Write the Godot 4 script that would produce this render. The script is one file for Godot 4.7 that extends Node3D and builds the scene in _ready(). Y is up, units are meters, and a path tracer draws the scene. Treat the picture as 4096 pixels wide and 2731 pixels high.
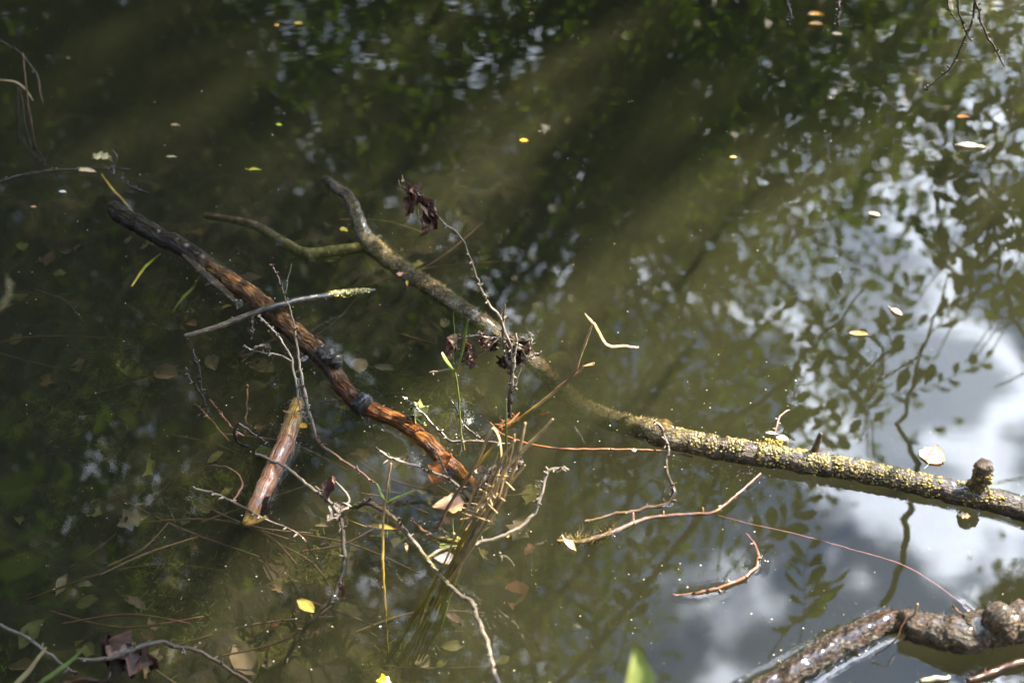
extends Node3D
# A pond seen from its bank: drowned branches, dead twigs and reeds, and the trees that mirror in the water.

const F := 5335.0          # focal length in pixels of the 4096 x 2731 photograph
const EYE := Vector3(0, 1.6, 0)
const PITCH := -42.0
var cam_basis: Basis
var rng := RandomNumberGenerator.new()
var noise := FastNoiseLite.new()
var M := {}
var taken := {}
var wet_lines := []        # [a, b, half width] of everything that breaks the water surface

# ---------------------------------------------------------------- placing
func ray(x: float, y: float) -> Vector3:
	return (cam_basis * Vector3((x - 2048.0) / F, (1365.5 - y) / F, -1.0)).normalized()

func at(x: float, y: float, h := 0.0) -> Vector3:        # where the sight line through a pixel meets the level h
	var d := ray(x, y)
	return EYE + d * ((h - EYE.y) / d.y)

func mir(x: float, y: float, dist: float) -> Vector3:    # a point seen mirrored in the water, by its path length
	var d := ray(x, y)
	return Vector3(d.x, -d.y, d.z) * dist + Vector3(0, -EYE.y, 0)

func numbered(called: String) -> String:
	if not taken.has(called):
		taken[called] = 0
		return called
	taken[called] += 1
	return "%s_%03d" % [called, taken[called]]

func thing(called: String, label: String, category: String, group := "", pos := Vector3.ZERO) -> Node3D:
	var o := Node3D.new()
	o.name = numbered(called)
	add_child(o)
	o.position = pos
	o.set_meta("label", label)
	o.set_meta("category", category)
	if group != "":
		o.set_meta("group", group)
	return o

func part(parent: Node3D, called: String, mesh: Mesh, mat: Material, label := "") -> MeshInstance3D:
	var o := MeshInstance3D.new()
	o.name = called
	o.mesh = mesh
	o.material_override = mat
	parent.add_child(o, true)
	if label != "":
		o.set_meta("label", label)
	return o

func single(called: String, mesh: Mesh, mat: Material, label: String, category: String, group := "") -> MeshInstance3D:
	var o := MeshInstance3D.new()
	o.name = numbered(called)
	o.mesh = mesh
	o.material_override = mat
	add_child(o)
	o.set_meta("label", label)
	o.set_meta("category", category)
	if group != "":
		o.set_meta("group", group)
	return o

# ---------------------------------------------------------------- meshes
class Buf:
	var v := PackedVector3Array()
	var n := PackedVector3Array()
	var c := PackedColorArray()
	var uv := PackedVector2Array()
	var i := PackedInt32Array()
	func mesh() -> ArrayMesh:
		var a := []
		a.resize(Mesh.ARRAY_MAX)
		a[Mesh.ARRAY_VERTEX] = v
		a[Mesh.ARRAY_NORMAL] = n
		a[Mesh.ARRAY_COLOR] = c
		a[Mesh.ARRAY_TEX_UV] = uv
		a[Mesh.ARRAY_INDEX] = i
		var m := ArrayMesh.new()
		m.add_surface_from_arrays(Mesh.PRIMITIVE_TRIANGLES, a)
		return m
	func smooth(from_v: int, from_i: int) -> void:      # normals from the faces (front faces run clockwise)
		for k in range(from_i, i.size(), 3):
			var nn := (v[i[k + 2]] - v[i[k]]).cross(v[i[k + 1]] - v[i[k]])
			n[i[k]] += nn
			n[i[k + 1]] += nn
			n[i[k + 2]] += nn
		for k in range(from_v, v.size()):
			n[k] = n[k].normalized() if n[k].length_squared() > 0.0 else Vector3.UP

func spline(p: PackedVector3Array, k: int, t: float) -> Vector3:
	var m := p.size() - 1
	var a := p[maxi(k - 1, 0)]
	var b := p[k]
	var c := p[mini(k + 1, m)]
	var d := p[mini(k + 2, m)]
	return b.cubic_interpolate(c, a, d, t)

# A round, tapering, uneven stick through points p with radii r and colours c.
func tube(buf: Buf, p: PackedVector3Array, r: PackedFloat32Array, c: PackedColorArray, o := {}) -> void:
	var seg: int = o.get("seg", 8)
	var step: float = o.get("step", 0.012)
	var amp: float = o.get("amp", 0.12)
	var freq: float = o.get("freq", 60.0)
	var flat: float = o.get("flat", 1.0)
	var mott: float = o.get("mott", 0.35)
	var wander: float = o.get("wander", 0.0)
	var q := PackedVector3Array()
	var rr := PackedFloat32Array()
	var cc := PackedColorArray()
	for k in p.size() - 1:
		var cnt := maxi(1, int(ceil(p[k].distance_to(p[k + 1]) / step)))
		for s in cnt:
			var t := float(s) / cnt
			q.append(spline(p, k, t))
			rr.append(lerpf(r[k], r[k + 1], t))
			cc.append(c[k].lerp(c[k + 1], t))
	q.append(p[-1])
	rr.append(r[-1])
	cc.append(c[-1])
	if wander > 0.0:
		for k in range(1, q.size() - 1):
			var w := q[k] * 38.0
			q[k] += Vector3(noise.get_noise_3dv(w), noise.get_noise_3dv(w + Vector3(50, 0, 0)), noise.get_noise_3dv(w + Vector3(0, 90, 0))) * wander
	var v0 := buf.v.size()
	var i0 := buf.i.size()
	var t0 := (q[1] - q[0]).normalized()
	var u := t0.cross(Vector3(0, 1, 0) if absf(t0.y) < 0.9 else Vector3(1, 0, 0)).normalized()
	var long := 0.0
	for k in q.size():
		var t1 := (q[mini(k + 1, q.size() - 1)] - q[maxi(k - 1, 0)]).normalized()
		u = (u - t1 * u.dot(t1)).normalized()
		var w := t1.cross(u)
		if k > 0:
			long += q[k].distance_to(q[k - 1])
		for j in seg + 1:
			var a := TAU * float(j % seg) / seg
			var d := u * cos(a) + w * sin(a) * flat
			var s := noise.get_noise_3dv((q[k] + d * rr[k]) * freq)
			var s2 := noise.get_noise_3dv((q[k] + d * rr[k]) * freq * 3.1 + Vector3(9, 9, 9))
			buf.v.append(q[k] + d * rr[k] * (1.0 + amp * (s + 0.5 * s2)))
			buf.n.append(Vector3.ZERO)
			var g := 1.0 + mott * (noise.get_noise_3dv((q[k] + d * rr[k]) * freq * 1.7 + Vector3(40, 3, 7)) * 1.6)
			buf.c.append(Color(cc[k].r * g, cc[k].g * g, cc[k].b * g))
			buf.uv.append(Vector2(float(j) / seg, long * 6.0))
	for k in q.size() - 1:
		for j in seg:
			var a := v0 + k * (seg + 1) + j
			var b := a + seg + 1
			buf.i.append_array(PackedInt32Array([a, b, a + 1, a + 1, b, b + 1]))
	for e in 2:
		var k := 0 if e == 0 else q.size() - 1
		var tip := (q[1] - q[0]).normalized() * -1.0 if e == 0 else (q[-1] - q[-2]).normalized()
		var m := buf.v.size()
		buf.v.append(q[k] + tip * rr[k] * float(o.get("cap", 0.5)))
		buf.n.append(Vector3.ZERO)
		buf.c.append(cc[k])
		buf.uv.append(Vector2(0.5, long * 6.0 * e))
		for j in seg:
			var a := v0 + k * (seg + 1) + j
			if e == 0:
				buf.i.append_array(PackedInt32Array([m, a, a + 1]))
			else:
				buf.i.append_array(PackedInt32Array([m, a + 1, a]))
	buf.smooth(v0, i0)
	for k in q.size():       # the seam shares one normal
		var a := v0 + k * (seg + 1)
		var nn := (buf.n[a] + buf.n[a + seg]).normalized()
		buf.n[a] = nn
		buf.n[a + seg] = nn
	if o.get("wet", true):
		for k in q.size() - 1:
			if absf(q[k].y) < rr[k]:
				wet_lines.append([q[k], q[k + 1], sqrt(rr[k] * rr[k] - q[k].y * q[k].y)])

# flat = [x, y, height mm, radius mm, ...] in photograph pixels
func stick(buf: Buf, flat: Array, cols: Array, o := {}) -> void:
	var p := PackedVector3Array()
	var r := PackedFloat32Array()
	var c := PackedColorArray()
	var n := flat.size() / 4
	for k in n:
		p.append(at(flat[k * 4], flat[k * 4 + 1], flat[k * 4 + 2] * 0.001))
		r.append(flat[k * 4 + 3] * 0.001 * float(o.get("thin", 1.0)))
		var f := float(k) / maxf(1.0, n - 1) * (cols.size() - 1)
		var a := int(floor(f))
		c.append((cols[a] as Color).lerp(cols[mini(a + 1, cols.size() - 1)], f - a))
	tube(buf, p, r, c, o)

func stick_mesh(flat: Array, cols: Array, o := {}) -> ArrayMesh:
	var b := Buf.new()
	stick(b, flat, cols, o)
	return b.mesh()

# Little buds or spurs along a twig.
func buds(buf: Buf, flat: Array, col: Color, n: int, size: float) -> void:
	for k in n:
		var f := rng.randf() * (flat.size() / 4 - 1.001)
		var a := int(f) * 4
		var t := f - int(f)
		var p := at(lerpf(flat[a], flat[a + 4], t), lerpf(flat[a + 1], flat[a + 5], t), lerpf(flat[a + 2], flat[a + 6], t) * 0.001)
		var d := Vector3(rng.randf_range(-1, 1), rng.randf_range(-0.2, 1), rng.randf_range(-1, 1)).normalized()
		var rad: float = flat[a + 3] * 0.001
		tube(buf, PackedVector3Array([p, p + d * (rad + size * 0.5), p + d * (rad + size)]), PackedFloat32Array([size * 0.35, size * 0.4, size * 0.08]), PackedColorArray([col, col, col * 1.2]), {"seg": 5, "step": 0.01, "wet": false})

func profile(shape: String, t: float) -> float:
	match shape:
		"birch": return (sqrt(t / 0.32) if t < 0.32 else pow((1.0 - t) / 0.68, 0.85)) * (1.0 + 0.10 * sin(t * 46.0))
		"lance": return pow(sin(PI * pow(t, 0.85)), 0.9)
		"obovate": return pow(sin(PI * pow(t, 1.45)), 0.75)
		"bitten": return sin(PI * pow(t, 0.9)) * (1.0 + 0.35 * sin(t * 19.0 + 1.0))
	return pow(sin(PI * t), 0.7)

# A leaf lying along +z of basis b, its underside down; curl and fold in shares of its length.
func leaf(buf: Buf, pos: Vector3, b: Basis, size: Vector2, shape: String, col: Color, o := {}) -> void:
	var rows: int = o.get("rows", 9)
	var curl: float = o.get("curl", 0.06)
	var fold: float = o.get("fold", 0.05)
	var twist: float = o.get("twist", 0.0)
	var crumple: float = o.get("crumple", 0.0)
	var edge: Color = o.get("edge", col)
	var v0 := buf.v.size()
	var i0 := buf.i.size()
	var seed_at := pos * 90.0
	for k in rows + 1:
		var t := float(k) / rows
		var w := profile(shape, clampf(t, 0.0, 1.0)) * size.y * 0.5 if k > 0 and k < rows else size.y * 0.012
		for j in 5:
			var s := (j - 2) * 0.5
			var p := Vector3(s * w, absf(s) * fold * size.x - curl * size.x * 4.0 * (t - 0.5) * (t - 0.5), (t - 0.5) * size.x)
			if curl > 0.3:      # rolled up dead leaf
				var a := (t - 0.5) * curl * 5.0
				p = Vector3(s * w, (1.0 - cos(a)) / (curl * 5.0) * size.x + absf(s) * fold * size.x, sin(a) / (curl * 5.0) * size.x)
			p = Basis(Vector3(0, 0, 1), twist * (t - 0.5)) * p
			if crumple > 0.0:
				var q := p * 75.0 + seed_at
				p += Vector3(noise.get_noise_3dv(q), noise.get_noise_3dv(q + Vector3(31, 7, 0)), noise.get_noise_3dv(q + Vector3(0, 77, 5))) * crumple * size.x
			buf.v.append(pos + b * p)
			buf.n.append(Vector3.ZERO)
			var g := 1.0 + 0.35 * noise.get_noise_3dv(p * 240.0 + seed_at)
			var cc := col.lerp(edge, clampf(absf(s) * absf(s) + 0.5 * noise.get_noise_3dv(p * 120.0 + seed_at), 0, 1))
			if j == 2:
				cc = cc * 1.15
			buf.c.append(Color(cc.r * g, cc.g * g, cc.b * g))
			buf.uv.append(Vector2(s * 0.5 + 0.5, t))
	for k in rows:
		for j in 4:
			var a := v0 + k * 5 + j
			buf.i.append_array(PackedInt32Array([a, a + 1, a + 5, a + 1, a + 6, a + 5]))
	buf.smooth(v0, i0)
	if o.get("stalk", 0.0) > 0.0:
		buf = o.get("stalk_buf", buf)
		var s0 := pos + b * Vector3(0, -curl * size.x if curl < 0.3 else 0.0, -0.5 * size.x)
		var l: float = o.stalk
		tube(buf, PackedVector3Array([s0, s0 + b * Vector3(l * 0.1, l * 0.05, -l * 0.5), s0 + b * Vector3(l * 0.3, 0, -l)]), PackedFloat32Array([0.0009, 0.0008, 0.001]), PackedColorArray([col, col * 0.8, col * 0.7]), {"seg": 5, "step": 0.01, "wet": false})

func yaw(deg: float, tilt := 0.0, roll := 0.0) -> Basis:
	return Basis(Vector3.UP, deg_to_rad(deg)) * Basis(Vector3.RIGHT, deg_to_rad(tilt)) * Basis(Vector3(0, 0, 1), deg_to_rad(roll))

func along(d: Vector3, roll := 0.0) -> Basis:       # +z of the leaf along d
	var z := d.normalized()
	var x := Vector3.UP.cross(z)
	x = x.normalized() if x.length() > 0.01 else Vector3.RIGHT
	return Basis(x, z.cross(x), z) * Basis(Vector3(0, 0, 1), roll)

# ---------------------------------------------------------------- textures and materials
func grain(seed_: int, w: int, h: int, freq: float, lo: Color, hi: Color, oct := 5, power := 1.0, spots := 0.0) -> ImageTexture:
	var f := FastNoiseLite.new()
	f.seed = seed_
	f.frequency = freq
	f.fractal_octaves = oct
	f.noise_type = FastNoiseLite.TYPE_SIMPLEX_SMOOTH
	var im := f.get_seamless_image(w, h)
	f.seed = seed_ + 50
	f.frequency = freq * 5.0
	var im2 := f.get_seamless_image(w, h)
	var out := Image.create(w, h, false, Image.FORMAT_RGB8)
	for y in h:
		for x in w:
			var t := pow(clampf(im.get_pixel(x, y).r * 1.5 - 0.25, 0, 1), power)
			var s := im2.get_pixel(x, y).r
			t = clampf(t + (s - 0.5) * 0.5, 0, 1)
			var c := lo.lerp(hi, t)
			if spots > 0.0 and s > 1.0 - spots:
				c = c * 0.45
			out.set_pixel(x, y, c)
	return ImageTexture.create_from_image(out)

func mat(called: String, tex: Texture2D, rough: float, o := {}) -> StandardMaterial3D:
	var m := StandardMaterial3D.new()
	m.resource_name = called
	m.vertex_color_use_as_albedo = o.get("vc", true)
	m.albedo_color = o.get("col", Color.WHITE)
	m.albedo_texture = tex
	m.roughness = rough
	m.metallic_specular = o.get("spec", 0.5)
	if o.has("scale"):
		m.uv1_scale = o.scale
	if o.has("tri"):
		m.uv1_triplanar = true
		m.uv1_world_triplanar = true
		m.uv1_scale = Vector3.ONE * float(o.tri)
	if o.has("bump"):
		m.heightmap_enabled = true
		m.heightmap_texture = o.get("bump_tex", tex)
		m.heightmap_scale = o.bump
	if o.has("coat"):
		m.clearcoat_enabled = true
		m.clearcoat = o.coat
		m.clearcoat_roughness = o.get("coat_rough", 0.12)
	if o.has("back"):
		m.backlight_enabled = true
		m.backlight = o.back
		m.cull_mode = BaseMaterial3D.CULL_DISABLED
	if o.get("both", false):
		m.cull_mode = BaseMaterial3D.CULL_DISABLED
	M[called] = m
	return m

func make_materials() -> void:
	var bark := grain(3, 512, 512, 0.012, Color(0.35, 0.32, 0.30), Color(1.0, 0.97, 0.92), 6, 1.2, 0.2)
	var fibre := grain(8, 512, 128, 0.02, Color(0.45, 0.38, 0.32), Color(1.0, 0.98, 0.94), 5, 1.0, 0.1)
	var speck := grain(14, 256, 256, 0.03, Color(0.55, 0.53, 0.5), Color(1, 1, 1), 5, 1.0, 0.12)
	var mud := grain(21, 1024, 1024, 0.008, Color(0.25, 0.22, 0.16), Color(1.0, 1.0, 0.85), 7, 1.6, 0.0)
	mat("log_wet", bark, 0.45, {"scale": Vector3(2, 0.6, 1), "bump": 0.6, "coat": 0.35, "coat_rough": 0.08, "spec": 0.3})
	mat("log_glint", bark, 0.3, {"scale": Vector3(3, 2, 1), "bump": 1.1, "coat": 1.0, "coat_rough": 0.05})
	mat("log_peeled", fibre, 0.3, {"scale": Vector3(3, 0.25, 1), "bump": 0.2, "coat": 1.0, "coat_rough": 0.07})
	mat("log_rough", bark, 0.5, {"scale": Vector3(3, 3, 1), "bump": 0.9, "coat": 0.9, "coat_rough": 0.12})
	mat("fuzz", speck, 0.9, {"tri": 9.0})
	mat("moss", speck, 0.4, {"tri": 25.0, "coat": 0.8, "coat_rough": 0.1})
	mat("twig", speck, 0.7, {"scale": Vector3(1, 1, 1), "bump": 0.05})
	mat("twig_wet", speck, 0.35, {"bump": 0.05, "coat": 0.6, "coat_rough": 0.1})
	mat("reed", fibre, 0.55, {"scale": Vector3(1, 0.4, 1)})
	mat("blade", null, 0.4, {"back": Color(0.6, 0.7, 0.3)})
	mat("dead_leaf", speck, 0.6, {"back": Color(0.5, 0.4, 0.25)})
	mat("float_leaf", null, 0.35, {"back": Color(0.5, 0.4, 0.2), "coat": 0.3})
	mat("sunk_leaf", null, 0.8, {"both": true})
	mat("foliage", null, 0.42, {"back": Color(0.75, 0.9, 0.3)})
	mat("tree_bark", bark, 0.85, {"tri": 2.0, "bump": 0.8})
	mat("bed", mud, 0.95, {"tri": 1.3, "bump": 1.2})
	mat("bank", mud, 0.95, {"tri": 0.7, "bump": 1.0, "vc": true})
	mat("fluff", null, 0.9, {"both": true, "back": Color(0.6, 0.6, 0.6)})
	mat("specks", null, 0.5, {"both": true})

# ---------------------------------------------------------------- sky
const SUN_AZ := 55.0
const SUN_EL := 47.0
func sun_dir() -> Vector3:
	var e := deg_to_rad(SUN_EL)
	var a := deg_to_rad(SUN_AZ)
	return Vector3(sin(a) * cos(e), sin(e), -cos(a) * cos(e))

func make_sky() -> PanoramaSkyMaterial:
	var w := 1536
	var h := 768
	var f := FastNoiseLite.new()
	f.seed = 1340
	f.frequency = 2.4
	f.fractal_octaves = 6
	f.fractal_gain = 0.52
	var f2 := FastNoiseLite.new()
	f2.seed = 12
	f2.frequency = 0.5
	f2.fractal_octaves = 3
	var im := Image.create(w, h, false, Image.FORMAT_RGBF)
	var s := sun_dir()
	var ground := Color(0.25, 0.26, 0.22)
	im.fill(ground)
	for y in h / 2:
		var el := PI * 0.5 - (y + 0.5) / h * PI
		for x in w:
			var az := (x + 0.5) / w * TAU
			var d := Vector3(sin(az) * cos(el), sin(el), -cos(az) * cos(el))
			var q := Vector3(d.x, 0, d.z) / (d.y + 0.25) * 1.6
			var k := f.get_noise_3dv(q) + 0.35 * f2.get_noise_3dv(q) + 0.04
			var cover := smoothstep(-0.06, 0.14, k)
			var thick := smoothstep(0.15, 0.38, k)
			var near := pow(maxf(0.0, d.dot(s)), 5.0)
			var blue := Color(0.30, 0.44, 0.82).lerp(Color(0.75, 0.85, 1.0), pow(1.0 - d.y, 3.0)) * (0.10 + 0.66 * near)
			var cl := Color(2.25, 2.45, 2.85).lerp(Color(0.75, 0.88, 1.15), thick) * (0.09 + 1.45 * near)
			im.set_pixel(x, y, blue.lerp(cl, cover))
	var m := PanoramaSkyMaterial.new()
	m.panorama = ImageTexture.create_from_image(im)
	return m

# ---------------------------------------------------------------- ground and water
func bed_height(x: float, z: float) -> float:
	var deep := 0.15 + 0.30 * smoothstep(-0.35, 1.1, x + 0.25 * (z + 2.0)) + 0.22 * smoothstep(-2.3, -3.6, z)
	deep += 0.05 * noise.get_noise_2d(x * 9.0, z * 9.0) + 0.025 * noise.get_noise_2d(x * 30.0 + 7.0, z * 30.0)
	var e := Vector2((x - 0.6) / 5.6, (z + 3.75) / 3.25).length()       # the pond's rim at 1
	var up := smoothstep(0.86, 1.06, e)
	var land := 0.30 + 0.18 * noise.get_noise_2d(x * 1.2, z * 1.2) + 0.5 * smoothstep(1.0, 3.0, e)
	return lerpf(-deep, land, up)

func lines(a: float, b: float, fine_a: float, fine_b: float, fine: float) -> PackedFloat32Array:
	var out := PackedFloat32Array()
	var left := []
	var s := fine
	var p := fine_a
	while p > a:
		p -= s
		s = minf(s * 1.3, 6.0)
		left.push_front(maxf(p, a))
	out.append_array(PackedFloat32Array(left))
	p = fine_a
	while p < fine_b:
		out.append(p)
		p += fine
	s = fine
	while p < b:
		out.append(p)
		p += s
		s = minf(s * 1.3, 6.0)
	out.append(b)
	return out

func make_ground() -> void:
	var xs := lines(-120, 120, -1.7, 1.7, 0.022)
	var zs := lines(-120, 120, -3.5, -0.7, 0.022)
	var b := Buf.new()
	var spots := []
	for q in ALGAE_SPOTS:
		spots.append([at(q[0], q[1], -0.15), float(q[2])])
	for z in zs:
		for x in xs:
			var y := bed_height(x, z)
			b.v.append(Vector3(x, y, z))
			b.n.append(Vector3.ZERO)
			var g := noise.get_noise_2d(x * 14.0 + 31.0, z * 14.0)
			var c := Color(0.035, 0.028, 0.014).lerp(Color(0.075, 0.075, 0.018), smoothstep(0.0, 0.35, g))
			c = c.lerp(Color(0.06, 0.035, 0.015), smoothstep(0.1, 0.4, noise.get_noise_2d(x * 40.0, z * 40.0 + 80.0)))
			if y < 0.0 and absf(x) < 1.7 and z > -3.5:
				var film := 0.0
				for q in spots:
					film = maxf(film, 1.0 - Vector2(x - q[0].x, z - q[0].z).length() / (q[1] * 1.5))
				film += 0.5 * noise.get_noise_2d(x * 22.0, z * 22.0 + 9.0) + 0.25 * noise.get_noise_2d(x * 60.0, z * 60.0)
				c = c.lerp(Color(0.15, 0.145, 0.026), smoothstep(0.3, 1.0, film))
			if y > 0.02:
				c = Color(0.045, 0.06, 0.018).lerp(Color(0.07, 0.055, 0.03), smoothstep(-0.1, 0.3, g))
			b.c.append(c)
			b.uv.append(Vector2(x, z))
	var w := xs.size()
	for k in zs.size() - 1:
		for j in w - 1:
			var a := k * w + j
			b.i.append_array(PackedInt32Array([a, a + 1, a + w, a + 1, a + w + 1, a + w]))
	b.smooth(0, 0)
	var o := part(self, "ground", b.mesh(), M.bed)
	o.set_meta("kind", "structure")
	o.set_meta("label", "muddy pond bed and grassy banks around the water")
	o.set_meta("category", "ground")

const ALGAE_SPOTS := [[700, 2330, 0.10], [620, 2260, 0.06], [760, 2420, 0.09], [520, 1590, 0.07], [300, 1640, 0.08], [470, 1450, 0.06], [560, 1380, 0.06], [930, 1500, 0.08], [1040, 1470, 0.07], [830, 1960, 0.06], [640, 1970, 0.05], [1000, 1880, 0.08], [1270, 2260, 0.06], [1150, 2550, 0.07], [450, 1840, 0.05], [180, 1690, 0.06], [690, 1240, 0.05], [820, 1310, 0.05], [1560, 1500, 0.07], [1760, 1600, 0.08], [240, 2080, 0.05], [1480, 2600, 0.06], [60, 2680, 0.06], [1660, 2500, 0.05]]
const WX0 := -1.8
const WZ0 := -3.7
const WS := 3.4
func make_water() -> void:
	var n := 2048
	var f := FastNoiseLite.new()
	f.seed = 5
	f.frequency = 0.011
	f.fractal_octaves = 3
	f.fractal_gain = 0.4
	var im := Image.create(n, n, false, Image.FORMAT_RF)
	var rip := f.get_seamless_image(n, n)
	rip.convert(Image.FORMAT_L8)
	var data := PackedFloat32Array()
	data.resize(n * n)
	# calm water with faint ripples, a little more of them far out
	var fine := FastNoiseLite.new()
	fine.seed = 9
	fine.frequency = 1.0
	fine.fractal_octaves = 2
	for y in n:
		var wz := WZ0 + (y + 0.5) / n * WS
		var k := 0.009 * smoothstep(-1.7, -2.9, wz) + 0.004
		for x in n:
			var wx := WX0 + (x + 0.5) / n * WS
			data[y * n + x] = k * fine.get_noise_2d(wx * 8.0, wz * 18.0)
	var px := WS / n
	for l in wet_lines:
		var a := Vector2(l[0].x, l[0].z)
		var b := Vector2(l[1].x, l[1].z)
		var hw: float = l[2]
		var reach := hw + 0.016
		var x0 := maxi(0, int((minf(a.x, b.x) - reach - WX0) / px))
		var x1 := mini(n - 1, int((maxf(a.x, b.x) + reach - WX0) / px))
		var y0 := maxi(0, int((minf(a.y, b.y) - reach - WZ0) / px))
		var y1 := mini(n - 1, int((maxf(a.y, b.y) + reach - WZ0) / px))
		var ab := b - a
		var l2 := maxf(ab.length_squared(), 1e-9)
		var rise := clampf(hw / 0.02, 0.25, 1.0) * 0.75
		for y in range(y0, y1 + 1):
			for x in range(x0, x1 + 1):
				var p := Vector2(WX0 + (x + 0.5) * px, WZ0 + (y + 0.5) * px)
				var d := p.distance_to(a + ab * clampf((p - a).dot(ab) / l2, 0, 1)) - hw
				if d < 0.016:
					var v := rise * exp(-maxf(d, 0.0) / 0.0042)
					if v > data[y * n + x]:
						data[y * n + x] = v
	im.set_data(n, n, false, Image.FORMAT_RF, data.to_byte_array())
	var m := StandardMaterial3D.new()
	m.resource_name = "water"
	m.albedo_color = Color(0.5, 0.5, 0.4, 0.0)
	m.transparency = BaseMaterial3D.TRANSPARENCY_ALPHA
	m.roughness = 0.0
	m.cull_mode = BaseMaterial3D.CULL_DISABLED
	m.heightmap_enabled = true
	m.heightmap_texture = ImageTexture.create_from_image(im)
	m.heightmap_scale = 0.3
	var m2: StandardMaterial3D = m.duplicate()
	m2.heightmap_texture = ImageTexture.create_from_image(rip)
	m2.heightmap_scale = 0.05
	var am := ArrayMesh.new()
	var x0 := WX0
	var x1 := WX0 + WS
	var z0 := WZ0
	var z1 := WZ0 + WS
	for s in 2:
		var st := SurfaceTool.new()
		st.begin(Mesh.PRIMITIVE_TRIANGLES)
		var rects := [[x0, z0, x1, z1]] if s == 0 else [[-9.0, -9.0, x0, 2.0], [x1, -9.0, 9.0, 2.0], [x0, -9.0, x1, z0], [x0, z1, x1, 2.0]]
		for r in rects:
			for q in [[0, 1], [2, 1], [0, 3], [2, 1], [2, 3], [0, 3]]:
				st.set_normal(Vector3.UP)
				st.set_uv(Vector2((r[q[0]] - WX0) / WS, (r[q[1]] - WZ0) / WS))
				st.add_vertex(Vector3(r[q[0]], 0, r[q[1]]))
		st.set_material(m if s == 0 else m2)
		st.commit(am)
	var o := MeshInstance3D.new()
	o.name = "water"
	o.mesh = am
	add_child(o)
	o.set_meta("kind", "structure")
	o.set_meta("label", "still dark pond water mirroring trees and clouds")
	o.set_meta("category", "water")
	var fog := FogVolume.new()
	fog.name = "murk"
	fog.size = Vector3(14, 1.6, 8.0)
	fog.position = Vector3(0.6, -0.803, -3.9)
	var fm := FogMaterial.new()
	fm.albedo = Color(0.069, 0.073, 0.037).linear_to_srgb()
	fm.density = 4.0
	fog.material = fm
	add_child(fog)
	fog.set_meta("kind", "structure")

# ---------------------------------------------------------------- trees
func foliage_leaf(b: Buf, p: Vector3, d: Vector3, roll: float, l: float, w: float, col: Color) -> void:
	var z := d.normalized()
	var x := Vector3.UP.cross(z)
	x = x.normalized() if x.length() > 0.02 else Vector3.RIGHT
	x = x.rotated(z, roll)
	var y := z.cross(x)
	var k := b.v.size()
	var bend := l * 0.12
	var pts := [p, p + z * l * 0.35 + x * w * 0.42 + y * bend, p + z * l * 0.75 + x * w * 0.40 + y * bend * 0.6, p + z * l - y * bend, p + z * l * 0.75 - x * w * 0.40 + y * bend * 0.6, p + z * l * 0.35 - x * w * 0.42 + y * bend]
	for q in pts:
		b.v.append(q)
		b.n.append(y)
		b.c.append(col)
		b.uv.append(Vector2.ZERO)
	b.i.append_array(PackedInt32Array([k, k + 1, k + 5, k + 1, k + 2, k + 5, k + 2, k + 4, k + 5, k + 2, k + 3, k + 4]))

func green() -> Color:
	var t := rng.randf()
	return Color(0.075, 0.10, 0.014).lerp(Color(0.17, 0.18, 0.016), t * t) * rng.randf_range(0.75, 1.2)

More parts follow.
